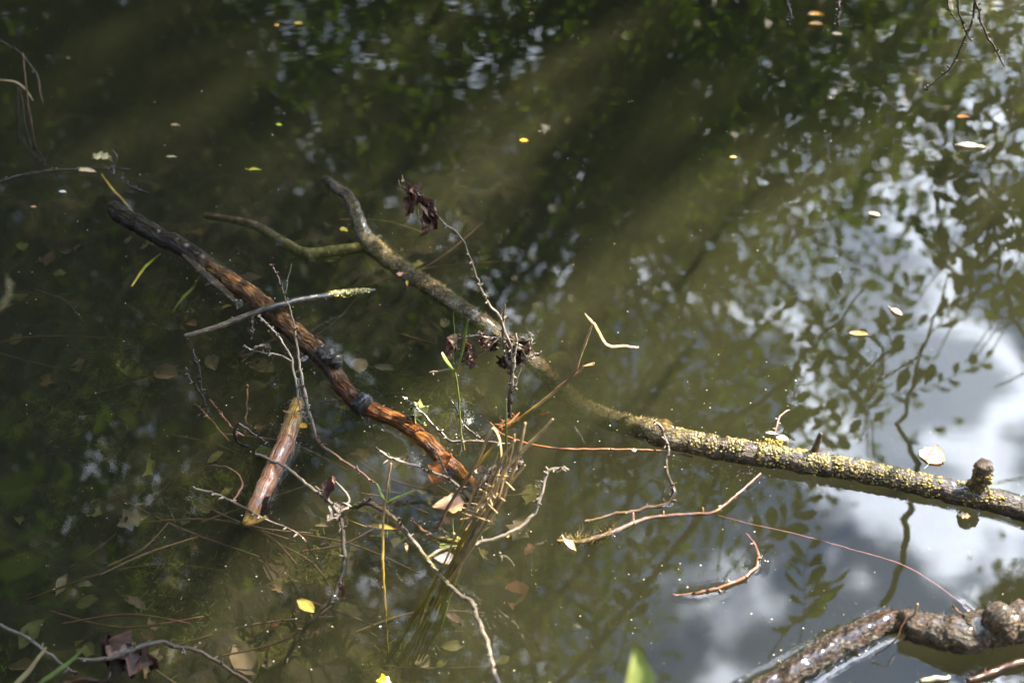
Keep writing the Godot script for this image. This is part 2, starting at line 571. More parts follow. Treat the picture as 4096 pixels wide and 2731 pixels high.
func tree(called: String, label: String, base: Vector3, crowns: Array, leaves: int, size: float) -> void:
	var tint: Color = {"alder_tree": Color(0.95, 1.0, 0.9), "beech_tree": Color(0.95, 1.0, 0.9), "shade_oak": Color(1.0, 1.0, 0.9), "maple_tree": Color(1.9, 1.65, 0.6)}.get(called, Color(1.7, 1.65, 0.65))  # birch and maple tints brightened and yellowed to stand for backlit leaves
	base.y = bed_height(base.x, base.z) - 0.1
	var t := thing(called, label, "tree", "trees around the pond", base)
	var top: Vector3 = crowns[0][0]
	for c in crowns:
		if c[0].y > top.y:
			top = c[0]
	var lean := top - base
	var r0 := 0.05 + 0.014 * lean.y
	var trunk := Buf.new()
	var dark := Color(0.10, 0.085, 0.06)
	var axis := PackedVector3Array()
	var rad := PackedFloat32Array()
	var col := PackedColorArray()
	for k in 7:
		var f := k / 6.0
		axis.append(Vector3(lean.x * pow(f, 1.5), lean.y * f, lean.z * pow(f, 1.5)) + Vector3(sin(f * 5.0), 0, cos(f * 4.0)) * 0.10 * f)
		rad.append(r0 * (1.0 - 0.85 * f))
		col.append(dark)
	tube(trunk, axis, rad, col, {"seg": 10, "step": 0.3, "amp": 0.1, "freq": 4.0, "wet": false})
	part(t, "trunk", trunk.mesh(), M.tree_bark)
	var limbs := Buf.new()
	var crown := Buf.new()
	var total := 0.0
	for c in crowns:
		total += c[1].x * c[1].y * c[1].z
	for c in crowns:
		var n := int(leaves * c[1].x * c[1].y * c[1].z / total)
		var clumps := maxi(6, n / 45)
		for k in clumps:
			var d := Vector3(rng.randfn(), rng.randfn(), rng.randfn()).normalized() * pow(rng.randf(), 0.4)
			var p: Vector3 = c[0] - base + d * c[1]
			if k % 3 == 0:
				var f := clampf((p.y - 0.8) / lean.y * rng.randf_range(0.6, 0.9), 0.1, 0.95)
				var a := axis[int(f * 6.0)].lerp(axis[mini(6, int(f * 6.0) + 1)], f * 6.0 - int(f * 6.0))
				var mid := a.lerp(p, 0.5) + Vector3(rng.randf_range(-0.2, 0.2), 0.15, rng.randf_range(-0.2, 0.2))
				tube(limbs, PackedVector3Array([a, mid, p]), PackedFloat32Array([r0 * 0.28, r0 * 0.16, 0.006]), PackedColorArray([dark, dark, dark]), {"seg": 5, "step": 0.35, "amp": 0.1, "freq": 5.0, "wet": false})
			var spread := 0.16 if called == "shade_oak" else 0.30
			for q in 45:
				var lp := p + Vector3(rng.randfn() * spread, rng.randfn() * spread * 0.7, rng.randfn() * spread)
				var ld := Vector3(rng.randf_range(-1, 1), rng.randf_range(-0.9, 0.25), rng.randf_range(-1, 1))
				var l := size * rng.randf_range(0.7, 1.25)
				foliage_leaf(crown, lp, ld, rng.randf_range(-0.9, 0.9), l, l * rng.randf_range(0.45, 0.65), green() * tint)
	if limbs.v.size():
		part(t, "limbs", limbs.mesh(), M.tree_bark)
	part(t, "crown", crown.mesh(), M.foliage)

func on_water(p: Vector3) -> Vector2:      # where the shadow of p falls
	var s := sun_dir()
	var q := p - s * (p.y / s.y)
	return Vector2(q.x, q.z)

func make_trees() -> void:
	rng.seed = 400
	# far bank, from the left round to the right
	tree("alder_tree", "tall dense alder at the left end of the far bank", Vector3(-6.5, 0, -8.0), [[Vector3(-5.8, 4.6, -7.6), Vector3(2.6, 4.0, 2.0)], [Vector3(-4.6, 9.0, -6.6), Vector3(2.6, 2.4, 2.2)]], 21000, 0.13)
	tree("alder_tree", "tall leafy alder leaning over the water from the far bank", Vector3(-2.4, 0, -8.2), [[Vector3(-2.3, 4.4, -7.6), Vector3(2.2, 3.6, 1.8)], [Vector3(-1.8, 9.0, -6.0), Vector3(2.4, 2.4, 2.2)]], 23000, 0.12)
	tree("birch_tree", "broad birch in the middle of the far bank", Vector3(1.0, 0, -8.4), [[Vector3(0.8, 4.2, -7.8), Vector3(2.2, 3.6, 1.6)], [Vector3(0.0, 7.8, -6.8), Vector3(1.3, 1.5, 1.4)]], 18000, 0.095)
	tree("maple_tree", "low maple on the far bank beside the broad birch, leaves tinted yellow for backlit glow", Vector3(4.2, 0, -8.8), [[Vector3(3.7, 2.6, -8.2), Vector3(2.2, 2.3, 1.3)]], 5200, 0.09)
	tree("beech_tree", "big dark beech behind the alders of the far bank", Vector3(-5.0, 0, -15.0), [[Vector3(-5.0, 7.5, -14.5), Vector3(6.5, 7.0, 2.5)]], 11000, 0.34)
	tree("beech_tree", "big dark beech behind the birches of the far bank", Vector3(2.5, 0, -15.0), [[Vector3(2.4, 4.2, -14.5), Vector3(4.0, 4.4, 2.5)]], 5000, 0.30)
	tree("alder_tree", "unseen dense alder added on the left bank to block skylight", Vector3(-5.4, 0, -3.0), [[Vector3(-4.0, 4.6, -3.6), Vector3(2.2, 3.4, 3.0)], [Vector3(-3.0, 8.0, -2.6), Vector3(2.6, 2.0, 3.0)]], 15000, 0.18)  # out of view, added as overhead canopy that keeps skylight off the left
	tree("beech_tree", "unseen wide beech added on the near bank behind the viewer to block skylight", Vector3(-1.5, 0, 6.0), [[Vector3(-1.5, 6.5, 4.5), Vector3(5.0, 3.4, 3.2)], [Vector3(-2.4, 8.8, 0.6), Vector3(3.0, 1.8, 2.8)]], 17000, 0.24)  # out of view, added to darken the left; second crown blocks the zenith
	tree("added_sallow", "unseen round sallow added on the right bank to block low skylight", Vector3(8.2, 0, -2.2), [[Vector3(7.8, 2.8, -2.0), Vector3(1.8, 2.4, 3.0)]], 6000, 0.2)  # added out of view to cut the low sky light from the right
	tree("added_sallow", "unseen round sallow added on the near bank right of the viewer to block low skylight", Vector3(6.0, 0, 3.4), [[Vector3(5.6, 3.4, 3.0), Vector3(2.6, 3.2, 2.2)]], 7000, 0.2)  # another unseen blocker for low skylight, added behind on the right
	# unseen tree towards the sun, its crowns shaped to shade the left water
	tree("shade_oak", "unseen oak before the sun on the right bank, crowns shaped to shade the left water", Vector3(8.6, 0, -8.6), [[Vector3(6.58, 10.0, -6.3), Vector3(0.46, 0.3, 0.95)], [Vector3(5.8, 10.2, -8.4), Vector3(0.8, 0.4, 0.9)], [Vector3(6.3, 10.1, -7.2), Vector3(0.5, 0.4, 1.0)]], 10500, 0.11)

# Sprays of the willow that hangs over the water, laid out by their mirror images.
func make_willow() -> void:
	rng.seed = 91
	var base := Vector3(-2.6, 0.3, 0.5)
	var t := thing("willow_tree", "grey willow on the near bank with boughs reaching out over the water", "tree", "trees around the pond", base)
	var dark := Color(0.085, 0.075, 0.055)
	var fork := Vector3(-1.9, 2.3, -0.2)
	var trunk := Buf.new()
	tube(trunk, PackedVector3Array([Vector3.ZERO, Vector3(0.2, 0.9, -0.2), fork - base]), PackedFloat32Array([0.13, 0.11, 0.09]), PackedColorArray([dark, dark, dark]), {"seg": 12, "step": 0.1, "amp": 0.1, "freq": 8.0, "wet": false})
	part(t, "trunk", trunk.mesh(), M.tree_bark)
	var boughs := [
		[[2500, 2450, 1.5], [2880, 1740, 1.0], [3100, 1560, 0.9], [3300, 1330, 0.8], [3480, 1130, 0.7]],
		[[2300, 2300, 1.6], [2500, 1700, 1.3], [2700, 1300, 1.1], [2850, 900, 0.9], [3050, 500, 0.8]],
		[[4100, 2900, 1.5], [4450, 1900, 1.1], [4050, 1250, 1.0], [3960, 700, 0.9], [3900, 350, 0.8]],
		[[3100, 2900, 1.5], [3650, 1950, 0.9], [3600, 1700, 0.9], [3720, 1350, 0.8], [3800, 1100, 0.7]],
	]
	for bo in boughs:
		var p := PackedVector3Array([fork - base])
		var r := PackedFloat32Array([0.02])
		var c := PackedColorArray([dark])
		for k in bo.size():
			p.append(mir(bo[k][0], bo[k][1], (EYE.y + bo[k][2]) / -ray(bo[k][0], bo[k][1]).y) - base)
			r.append(lerpf(0.010, 0.002, float(k) / (bo.size() - 1)))
			c.append(dark)
		var b := Buf.new()
		tube(b, p, r, c, {"seg": 8, "step": 0.05, "amp": 0.15, "freq": 15.0, "wander": 0.02, "wet": false})
		part(t, "bough", b.mesh(), M.tree_bark)
	var twigs := Buf.new()
	var leaves := Buf.new()
	var hub := Vector2.ZERO
	for k in 900:
		if k % 7 == 0:
			hub = Vector2(rng.randf_range(2350, 4300), rng.randf_range(150, 2750))
		var x := hub.x + rng.randfn() * 110.0
		var y := hub.y + rng.randfn() * 130.0
		var keep := 1.0 - 0.75 * smoothstep(2800, 3500, x)
		if x > 3300 and y < 1900:
			keep = 0.7
		if Vector2((x - 3700) / 430.0, (y - 2150) / 280.0).length() < 1.0 or Vector2((x - 3950) / 230.0, (y - 1700) / 330.0).length() < 1.0:
			keep = 0.0
		if y > 1900 and x < 2900:
			keep *= 0.4
		if y > 2200 and x > 2900:
			keep *= 0.3
		if y < 900 and x > 2900:
			keep *= 0.45
		var rise := -ray(x, y).y / sqrt(1.0 - pow(ray(x, y).y, 2.0))      # slope of the sight line
		var low := (EYE.y - 0.5 * EYE.y / rise) / (1.0 + 0.5 / rise)      # below this it would hang into view
		var a0 := mir(x, y, (EYE.y + maxf(low, 0.3) + rng.randf_range(0.52, 1.0)) / -ray(x, y).y)
		var sh := on_water(a0)
		if sh.x > -0.9 and sh.x < 0.5 and sh.y > -3.1 and sh.y < -1.0:
			keep *= 0.3 if sh.y > -2.2 else 0.12
		if rng.randf() > keep:
			continue
		var dir := Vector3(rng.randf_range(-0.3, 1.0), rng.randf_range(-0.8, 0.15), rng.randf_range(-0.9, 0.5)).normalized()
		var l := rng.randf_range(0.18, 0.42)
		var a1 := a0 + dir * l * 0.5 + Vector3(0, 0.02, 0)
		var a2 := a0 + dir * l + Vector3(0, -0.03, 0)
		# back along the twig to the nearest bough
		tube(twigs, PackedVector3Array([a0 - base - dir * 0.10 + Vector3(-0.02, 0.06, 0.02), a0 - base, a1 - base, a2 - base]), PackedFloat32Array([0.0024, 0.0022, 0.0018, 0.001]), PackedColorArray([dark, dark, dark, dark]), {"seg": 5, "step": 0.06, "wet": false})
		var n := int(l / 0.024)
		for q in n:
			var f := (q + 0.5) / n
			var p := a0.lerp(a1, f * 2.0) if f < 0.5 else a1.lerp(a2, f * 2.0 - 1.0)
			var side := dir.cross(Vector3.UP).normalized() * (1.0 if q % 2 == 0 else -1.0)
			var ld := (dir * 0.7 + side * rng.randf_range(0.5, 1.1) + Vector3(0, rng.randf_range(-0.7, 0.2), 0)).normalized()
			var s := rng.randf_range(0.05, 0.10) * (1.0 - 0.3 * f)
			leaf(leaves, p - base + ld * s * 0.55, along(ld, rng.randf_range(-0.6, 0.6)), Vector2(s, s * rng.randf_range(0.40, 0.5)), "obovate", green() * 1.25, {"rows": 6, "curl": 0.08, "fold": 0.04})
	part(t, "twigs", twigs.mesh(), M.tree_bark)
	part(t, "leaves", leaves.mesh(), M.foliage)

# ---------------------------------------------------------------- things in the water
const GREY := Color(0.19, 0.165, 0.135)
const PALE := Color(0.36, 0.32, 0.27)
const DARK := Color(0.034, 0.025, 0.018)
const BROWN := Color(0.19, 0.12, 0.07)
const RED := Color(0.20, 0.085, 0.045)
const ORANGE := Color(0.34, 0.125, 0.035)
const STRAW := Color(0.70, 0.56, 0.31)
const YELLOW := Color(0.60, 0.46, 0.06)
const LICHEN := Color(0.42, 0.36, 0.04)
const GREEN := Color(0.11, 0.155, 0.035)
const ALGAE := Color(0.17, 0.15, 0.03)

func based(called: String, label: String, category: String, group: String, x: float, y: float, h := 0.0) -> Node3D:
	return thing(called, label, category, group, at(x, y, h * 0.001))

func add(t: Node3D, called: String, b: Buf, m: Material, label := "") -> MeshInstance3D:
	var o := part(t, called, b.mesh(), m, label)
	o.position = -t.position
	return o

func one_leaf(t: Node3D, called: String, m: Material, pos: Vector3, bas: Basis, size: Vector2, shape: String, col: Color, o := {}) -> void:
	var b := Buf.new()
	leaf(b, pos, bas, size, shape, col, o)
	add(t, called, b, m)

# A thing made of sticks: list of [part name, material, points, colours, options, number of buds]
func sticks(called: String, label: String, category: String, list: Array, group := "") -> Node3D:
	var f: Array = list[0][2]
	var t := based(called, label, category, group, f[0], f[1], f[2])
	for s in list:
		var b := Buf.new()
		var o := {"seg": 8, "step": 0.006, "amp": 0.25, "freq": 150.0, "wander": 0.0026, "thin": 0.6}
		if s.size() > 4:
			o.merge(s[4], true)
		stick(b, s[2], s[3], o)
		var made := add(t, s[0], b, M[s[1]])
		if s.size() > 5:
			b = Buf.new()
			buds(b, s[2], (s[3][0] as Color) * 0.9, int(s[5] * 1.3), 0.0045)
			part(made, "buds", b.mesh(), M[s[1]]).set_meta("kind", "stuff")
	return t

func fuzz(t: Node3D, called: String, flat: Array, n: int, len: float, cols: Array, m: Material, up_only := false) -> void:
	var b := Buf.new()
	for k in n:
		var f := rng.randf() * (flat.size() / 4 - 1.001)
		var a := int(f) * 4
		var q := f - int(f)
		var p := at(lerpf(flat[a], flat[a + 4], q), lerpf(flat[a + 1], flat[a + 5], q), lerpf(flat[a + 2], flat[a + 6], q) * 0.001)
		var ax := (at(flat[a + 4], flat[a + 5], flat[a + 6] * 0.001) - at(flat[a], flat[a + 1], flat[a + 2] * 0.001)).normalized()
		var d := Vector3(rng.randfn(), rng.randfn(), rng.randfn())
		d = (d - ax * d.dot(ax)).normalized()
		if up_only and d.y < -0.1:
			d.y = -d.y
		var r: float = lerpf(flat[a + 3], flat[a + 7], q) * 0.001
		var s := p + d * r * 0.95
		var e := s + (d + Vector3(rng.randf_range(-0.8, 0.8), rng.randf_range(-0.2, 0.5), rng.randf_range(-0.8, 0.8))) * len * rng.randf_range(0.4, 1.3)
		var w := (ax.cross(d) + ax * rng.randf_range(-1, 1)) * 0.0004
		var c: Color = (cols[rng.randi() % cols.size()] as Color) * rng.randf_range(0.7, 1.2)
		var v0 := b.v.size()
		for v in [s - w, s + w, e]:
			b.v.append(v)
			b.n.append((d + Vector3(0, 0.6, 0)).normalized())
			b.c.append(c)
			b.uv.append(Vector2.ZERO)
		b.i.append_array(PackedInt32Array([v0, v0 + 1, v0 + 2]))
	var o := add(t, called, b, m)
	o.set_meta("kind", "stuff")

func lump(b: Buf, p: Vector3, r: float, col: Color, squash := 0.7) -> void:
	var v0 := b.v.size()
	var i0 := b.i.size()
	var rows := 3
	var seg := 6
	for k in rows + 1:
		var a := PI * k / rows
		for j in seg + 1:
			var q := TAU * (j % seg) / seg
			var d := Vector3(sin(a) * cos(q), cos(a) * squash, sin(a) * sin(q))
			b.v.append(p + d * r * (1.0 + 0.45 * noise.get_noise_3dv((p + d * r) * 300.0)))
			b.n.append(Vector3.ZERO)
			b.c.append(col * (1.0 + 0.5 * noise.get_noise_3dv((p + d * r) * 500.0)))
			b.uv.append(Vector2(float(j) / seg, float(k) / rows))
	for k in rows:
		for j in seg:
			var a := v0 + k * (seg + 1) + j
			b.i.append_array(PackedInt32Array([a, a + 1, a + seg + 1, a + 1, a + seg + 2, a + seg + 1]))
	b.smooth(v0, i0)

# moss and lichen cushions on the upper side of a log
func cushions(t: Node3D, called: String, flat: Array, n: int, rmin: float, rmax: float, cols: Array, f0 := 0.0, f1 := 1.0, low := 0.15) -> void:
	var b := Buf.new()
	for k in n:
		var f := rng.randf_range(f0, f1) * (flat.size() / 4 - 1.001)
		var a := int(f) * 4
		var q := f - int(f)
		var p := at(lerpf(flat[a], flat[a + 4], q), lerpf(flat[a + 1], flat[a + 5], q), lerpf(flat[a + 2], flat[a + 6], q) * 0.001)
		var patch := noise.get_noise_3dv(p * 22.0)
		if patch < low - 0.2 and rng.randf() < 0.93:
			continue
		var ax := (at(flat[a + 4], flat[a + 5], flat[a + 6] * 0.001) - at(flat[a], flat[a + 1], flat[a + 2] * 0.001)).normalized()
		var side := ax.cross(Vector3.UP).normalized()
		var ang := rng.randfn() * 0.75
		var d := Vector3.UP * cos(ang) + side * sin(ang)
		var r: float = lerpf(flat[a + 3], flat[a + 7], q) * 0.001
		lump(b, p + d * r * 0.99, lerpf(rmin, rmax, pow(rng.randf(), 2.5)), (cols[rng.randi() % cols.size()] as Color) * rng.randf_range(0.6, 1.15), 0.45)
	var o := add(t, called, b, M.moss)
	o.set_meta("kind", "stuff")

func make_logs() -> void:
	rng.seed = 7
	# 1: the dark branch on the left
	var a := [450, 838, 32, 16.8, 520, 880, 28, 17.6, 640, 945, 16, 17.6, 760, 1010, 6, 16.8, 850, 1080, -8, 16.8, 930, 1130, 2, 16.8, 1010, 1185, 8, 17.6, 1090, 1250, 12, 17.6, 1180, 1330, 14, 17.2, 1270, 1410, 12, 16.8, 1335, 1490, 4, 15.1, 1390, 1570, 2, 14.3, 1450, 1625, 2, 14.3, 1540, 1660, 3, 13.4, 1640, 1710, 0, 13, 1720, 1780, 2, 12.6, 1790, 1850, -10, 13.4, 1850, 1905, -40, 12.6, 1900, 1960, -85, 11.8]
	var t := based("fallen_branch", "long dark wet branch with rust brown lower half, lying half sunk across the left water", "branch", "", 450, 838)
	var b := Buf.new()
	stick(b, a, [DARK, DARK, DARK * 1.4, Color(0.30, 0.16, 0.06), Color(0.24, 0.13, 0.06), Color(0.2, 0.11, 0.05), Color(0.11, 0.07, 0.04), Color(0.18, 0.07, 0.025), Color(0.26, 0.10, 0.02), Color(0.40, 0.16, 0.03), Color(0.36, 0.15, 0.04), Color(0.2, 0.1, 0.03)], {"seg": 22, "step": 0.006, "amp": 0.13, "freq": 45.0, "mott": 0.45, "wander": 0.003})
	add(t, "stem", b, M.log_wet)
	b = Buf.new()
	stick(b, [1280, 1395, 26, 10, 1310, 1420, 26, 15, 1345, 1445, 24, 14, 1362, 1455, 22, 9], [DARK * 0.7, DARK * 0.6], {"seg": 16, "step": 0.004, "amp": 0.5, "freq": 110.0})
	add(t, "knot", b, M.log_rough, "black broken knot on the branch")
	b = Buf.new()
	stick(b, [1428, 1608, 6, 18, 1450, 1620, 6, 20, 1472, 1632, 6, 18], [DARK * 0.6, DARK * 0.5], {"seg": 20, "step": 0.004, "amp": 0.3, "freq": 120.0})
	add(t, "collar", b, M.log_rough, "black swollen ring round the branch")
	b = Buf.new()
	stick(b, [600, 950, 16, 5, 700, 985, 12, 7, 760, 1040, 8, 7, 830, 1105, 6, 8, 880, 1145, 3, 8, 945, 1205, 2, 5], [BROWN, Color(0.22, 0.14, 0.07), GREY * 0.6, Color(0.26, 0.2, 0.12)], {"seg": 9, "step": 0.006, "amp": 0.5, "freq": 90.0, "flat": 0.5})
	add(t, "bark_strip", b, M.log_rough, "loose pale strip of bark along the branch")
	for k in 14:
		var q := rng.randf()
		var p := at(lerpf(960, 1330, q), lerpf(1185, 1470, q), 0.012) + Vector3(rng.randf_range(-0.02, 0.02), 0, 0.012)
		one_leaf(t, "bark_flake", M.log_rough, p, yaw(rng.randf_range(0, 360), rng.randf_range(-60, -10)), Vector2(0.022, 0.014), "bitten", DARK * rng.randf_range(0.6, 1.5), {"rows": 5, "crumple": 0.2})

	# 2: the long drowned branch that rises as the mossy log on the right
	var under := [1475, 970, -10, 17.6, 1540, 1030, -16, 16, 1620, 1085, -18, 16, 1720, 1150, -20, 16, 1830, 1225, -22, 16, 1950, 1305, -34, 16, 2060, 1390, -75, 16, 2160, 1470, -105, 16, 2240, 1555, -200, 16, 2330, 1630, -215, 16.8, 2450, 1685, -135, 17.6, 2560, 1715, -42, 18.4, 2640, 1738, 2, 20]
	var over := [2640, 1738, 2, 18, 2760, 1770, 8, 18.7, 2900, 1795, 10, 19.4, 3050, 1820, 10, 19.4, 3200, 1845, 9, 18.7, 3400, 1878, 9, 18, 3600, 1918, 8, 18, 3800, 1965, 7, 18.7, 3950, 1998, 6, 18.7, 4120, 2045, 6, 19.4, 4350, 2120, 8, 20.2]
	var head := [1300, 715, -30, 9.8, 1350, 755, 4, 10.7, 1395, 785, 13, 11.5, 1420, 840, 12, 12.3, 1445, 905, 5, 13.9, 1475, 970, -10, 18]
	t = based("drowned_branch", "long forked branch, furry with algae under water, rising as a mossy log on the right", "branch", "", 3400, 1878)
	b = Buf.new()
	var fur := Color(0.38, 0.28, 0.14)
	stick(b, head + under.slice(4) + over.slice(4), [BROWN * 0.6, BROWN, Color(0.3, 0.22, 0.06), ALGAE, Color(0.30, 0.22, 0.09), fur, fur, fur * 1.1, Color(0.34, 0.2, 0.1), fur * 0.8, ALGAE, Color(0.3, 0.25, 0.08), Color(0.14, 0.10, 0.06), Color(0.12, 0.085, 0.06), Color(0.16, 0.12, 0.06), Color(0.13, 0.09, 0.06), Color(0.10, 0.075, 0.055), Color(0.12, 0.09, 0.06)], {"seg": 24, "step": 0.007, "amp": 0.16, "freq": 42.0, "mott": 0.7, "wander": 0.003})
	add(t, "stem", b, M.log_rough)
	fuzz(t, "algae_fur", under, 11000, 0.0045, [fur, fur * 0.8, Color(0.28, 0.25, 0.06)], M.fuzz, true)
	cushions(t, "moss", over, 5400, 0.0007, 0.0040, [Color(0.26, 0.23, 0.05), Color(0.36, 0.28, 0.05), Color(0.12, 0.13, 0.02), Color(0.30, 0.23, 0.10), Color(0.13, 0.08, 0.04)], 0.02, 0.66, -0.10)
	cushions(t, "lichen", over, 1500, 0.0007, 0.0036, [Color(0.40, 0.31, 0.04), Color(0.26, 0.22, 0.05)], 0.40, 1.0, 0.2)
	b = Buf.new()
	var limb := [1470, 985, -16, 12, 1380, 998, -24, 11.2, 1220, 1012, -36, 11.2, 1120, 960, -50, 10.4, 1000, 895, -65, 8.8, 820, 862, -90, 6.4]
	stick(b, limb, [ALGAE, Color(0.26, 0.22, 0.06), Color(0.2, 0.18, 0.05), BROWN, BROWN * 0.8], {"seg": 14, "step": 0.01, "amp": 0.12, "freq": 45.0, "mott": 0.5})
	add(t, "limb", b, M.fuzz)
	var p0 := at(3905, 1965, 0.012)
	b = Buf.new()
	tube(b, PackedVector3Array([p0, p0 + Vector3(0.0, 0.025, 0), p0 + Vector3(0.002, 0.050, -0.004), p0 + Vector3(0.0, 0.060, -0.006)]), PackedFloat32Array([0.017, 0.0135, 0.014, 0.011]), PackedColorArray([BROWN, Color(0.2, 0.16, 0.06), Color(0.16, 0.13, 0.08), BROWN]), {"seg": 16, "step": 0.006, "amp": 0.3, "freq": 80.0, "cap": 0.05})
	var crust := Buf.new()
	for k in 60:
		lump(crust, p0 + Vector3(rng.randf_range(-0.008, 0.014), rng.randf_range(0.0, 0.05), rng.randf_range(0.007, 0.014)), rng.randf_range(0.001, 0.0035), Color(0.33, 0.26, 0.05) * rng.randf_range(0.5, 1.2))
	part(add(t, "stub", b, M.log_rough, "cut side stub with yellow lichen"), "lichen", crust.mesh(), M.moss).set_meta("kind", "stuff")
	p0 = at(3258, 1815, 0.015)
	b = Buf.new()
	tube(b, PackedVector3Array([p0, p0 + Vector3(0.001, 0.02, 0), p0 + Vector3(0.004, 0.046, -0.002)]), PackedFloat32Array([0.008, 0.006, 0.0035]), PackedColorArray([BROWN, BROWN * 0.6, BROWN]), {"seg": 8, "step": 0.006, "amp": 0.3})
	add(t, "spur", b, M.log_rough, "short pointed spur")
	b = Buf.new()
	for k in 150:
		lump(b, at(3095, 1778, 0.022) + Vector3(rng.randfn() * 0.009, rng.randf_range(-0.008, 0.008), rng.randfn() * 0.005), rng.randf_range(0.0008, 0.0028), Color(0.42, 0.36, 0.05) * rng.randf_range(0.7, 1.2))
	add(t, "moss_tuft", b, M.moss)

	# 3: grey stick laid across the dark branch
	var s3 := [738, 1345, 18, 5, 860, 1310, 26, 6, 980, 1265, 36, 6.5, 1100, 1225, 42, 7, 1230, 1195, 34, 7, 1330, 1180, 22, 7.5, 1400, 1172, 14, 7, 1500, 1160, 5, 3.5]
	t = sticks("grey_stick", "straight grey stick with a yellow lichen end lying across the dark branch", "stick", [["stem", "twig_wet", s3, [GREY * 0.7, GREY, GREY * 0.4, GREY * 0.35, DARK * 2.0, ALGAE, DARK], {"thin": 0.85, "seg": 12, "step": 0.005, "amp": 0.14, "wander": 0.001}, 5]])
	cushions(t, "lichen", s3, 190, 0.0016, 0.004, [LICHEN, LICHEN * 1.2, Color(0.3, 0.3, 0.05)], 0.70, 0.97, -1.0)
	# 4: the peeled log
	var s4 := [1190, 1612, -10, 10.6, 1172, 1680, 4, 15, 1140, 1770, 8, 15.8, 1100, 1860, 9, 15, 1060, 1950, 9, 14.1, 1020, 2030, 5, 12.3, 982, 2098, -2, 7]
	t = based("peeled_log", "short peeled orange log, glossy wet with yellow ends, floating below the grey stick", "log", "", 1100, 1860)
	b = Buf.new()
	stick(b, s4, [Color(0.45, 0.36, 0.05), Color(0.58, 0.36, 0.08), Color(0.30, 0.13, 0.05), Color(0.34, 0.15, 0.06), Color(0.38, 0.17, 0.065), Color(0.3, 0.14, 0.05), Color(0.65, 0.42, 0.04)], {"seg": 22, "step": 0.005, "amp": 0.10, "freq": 50.0, "mott": 0.6, "wander": 0.002})
	add(t, "stem", b, M.log_peeled)
	for q in [[[1172, 1640, 8, 6, 1150, 1650, 16, 5, 1132, 1642, 18, 3]], [[985, 2095, 2, 5, 1030, 2085, 6, 4, 1062, 2065, 10, 3]], [[1185, 1625, 2, 8, 1190, 1600, -2, 6, 1178, 1590, -4, 3]]]:
		b = Buf.new()
		stick(b, q[0], [Color(0.45, 0.28, 0.05), Color(0.5, 0.36, 0.06)], {"seg": 7, "step": 0.005, "amp": 0.4, "freq": 120.0, "flat": 0.5})
		add(t, "splinter", b, M.log_peeled)
	b = Buf.new()
	stick(b, [1075, 1990, 14, 6, 1060, 2010, 12, 8, 1035, 2040, 4, 6], [DARK * 0.7, DARK], {"seg": 9, "step": 0.005, "amp": 0.4, "freq": 100.0, "flat": 0.4})
	add(t, "bark_remnant", b, M.log_wet, "last black strip of bark")
	# 5: the shaggy log at the lower right
	var s5 := [3620, 2500, 14, 20.8, 3750, 2530, 20, 23.2, 3850, 2540, 24, 25.6, 3950, 2512, 28, 26.4, 4060, 2490, 28, 28, 4250, 2470, 30, 29.6]
	var s6 := [2950, 2830, -4, 17.2, 3150, 2705, 5, 17.9, 3300, 2608, 9, 18.7, 3420, 2545, 10, 18.7, 3540, 2490, 8, 17.2, 3640, 2490, 10, 15.6]
	t = based("shaggy_log", "thick shaggy brown log with a glittering wet arm at the near right bank", "log", "", 3850, 2540)
	b = Buf.new()
	stick(b, s5, [BROWN * 0.55, BROWN * 0.7, Color(0.12, 0.09, 0.07), BROWN * 0.5, BROWN * 0.7, BROWN * 0.7], {"seg": 26, "step": 0.006, "amp": 0.22, "freq": 50.0, "mott": 0.8, "wander": 0.004})
	add(t, "stem", b, M.log_rough)
	b = Buf.new()
	stick(b, s6, [BROWN * 0.5, BROWN * 0.5, Color(0.08, 0.055, 0.04), Color(0.1, 0.06, 0.035), Color(0.26, 0.13, 0.05)], {"seg": 24, "step": 0.006, "amp": 0.22, "freq": 60.0, "mott": 0.8, "wander": 0.003})
	add(t, "arm", b, M.log_glint)
	b = Buf.new()
	stick(b, [3985, 2490, 45, 22, 4000, 2455, 62, 18, 4030, 2435, 70, 11], [BROWN, Color(0.2, 0.16, 0.12)], {"seg": 14, "step": 0.006, "amp": 0.35, "freq": 70.0})
	add(t, "stub", b, M.log_rough)
	fuzz(t, "bark_fibres", s5, 1800, 0.007, [BROWN, GREY * 0.6, DARK], M.twig)
	fuzz(t, "arm_fibres", s6, 1200, 0.005, [BROWN, DARK, GREY * 0.5], M.twig_wet)
	cushions(t, "moss", s5, 60, 0.002, 0.006, [Color(0.16, 0.15, 0.03), Color(0.25, 0.2, 0.05)], 0.3, 1.0, 0.3)

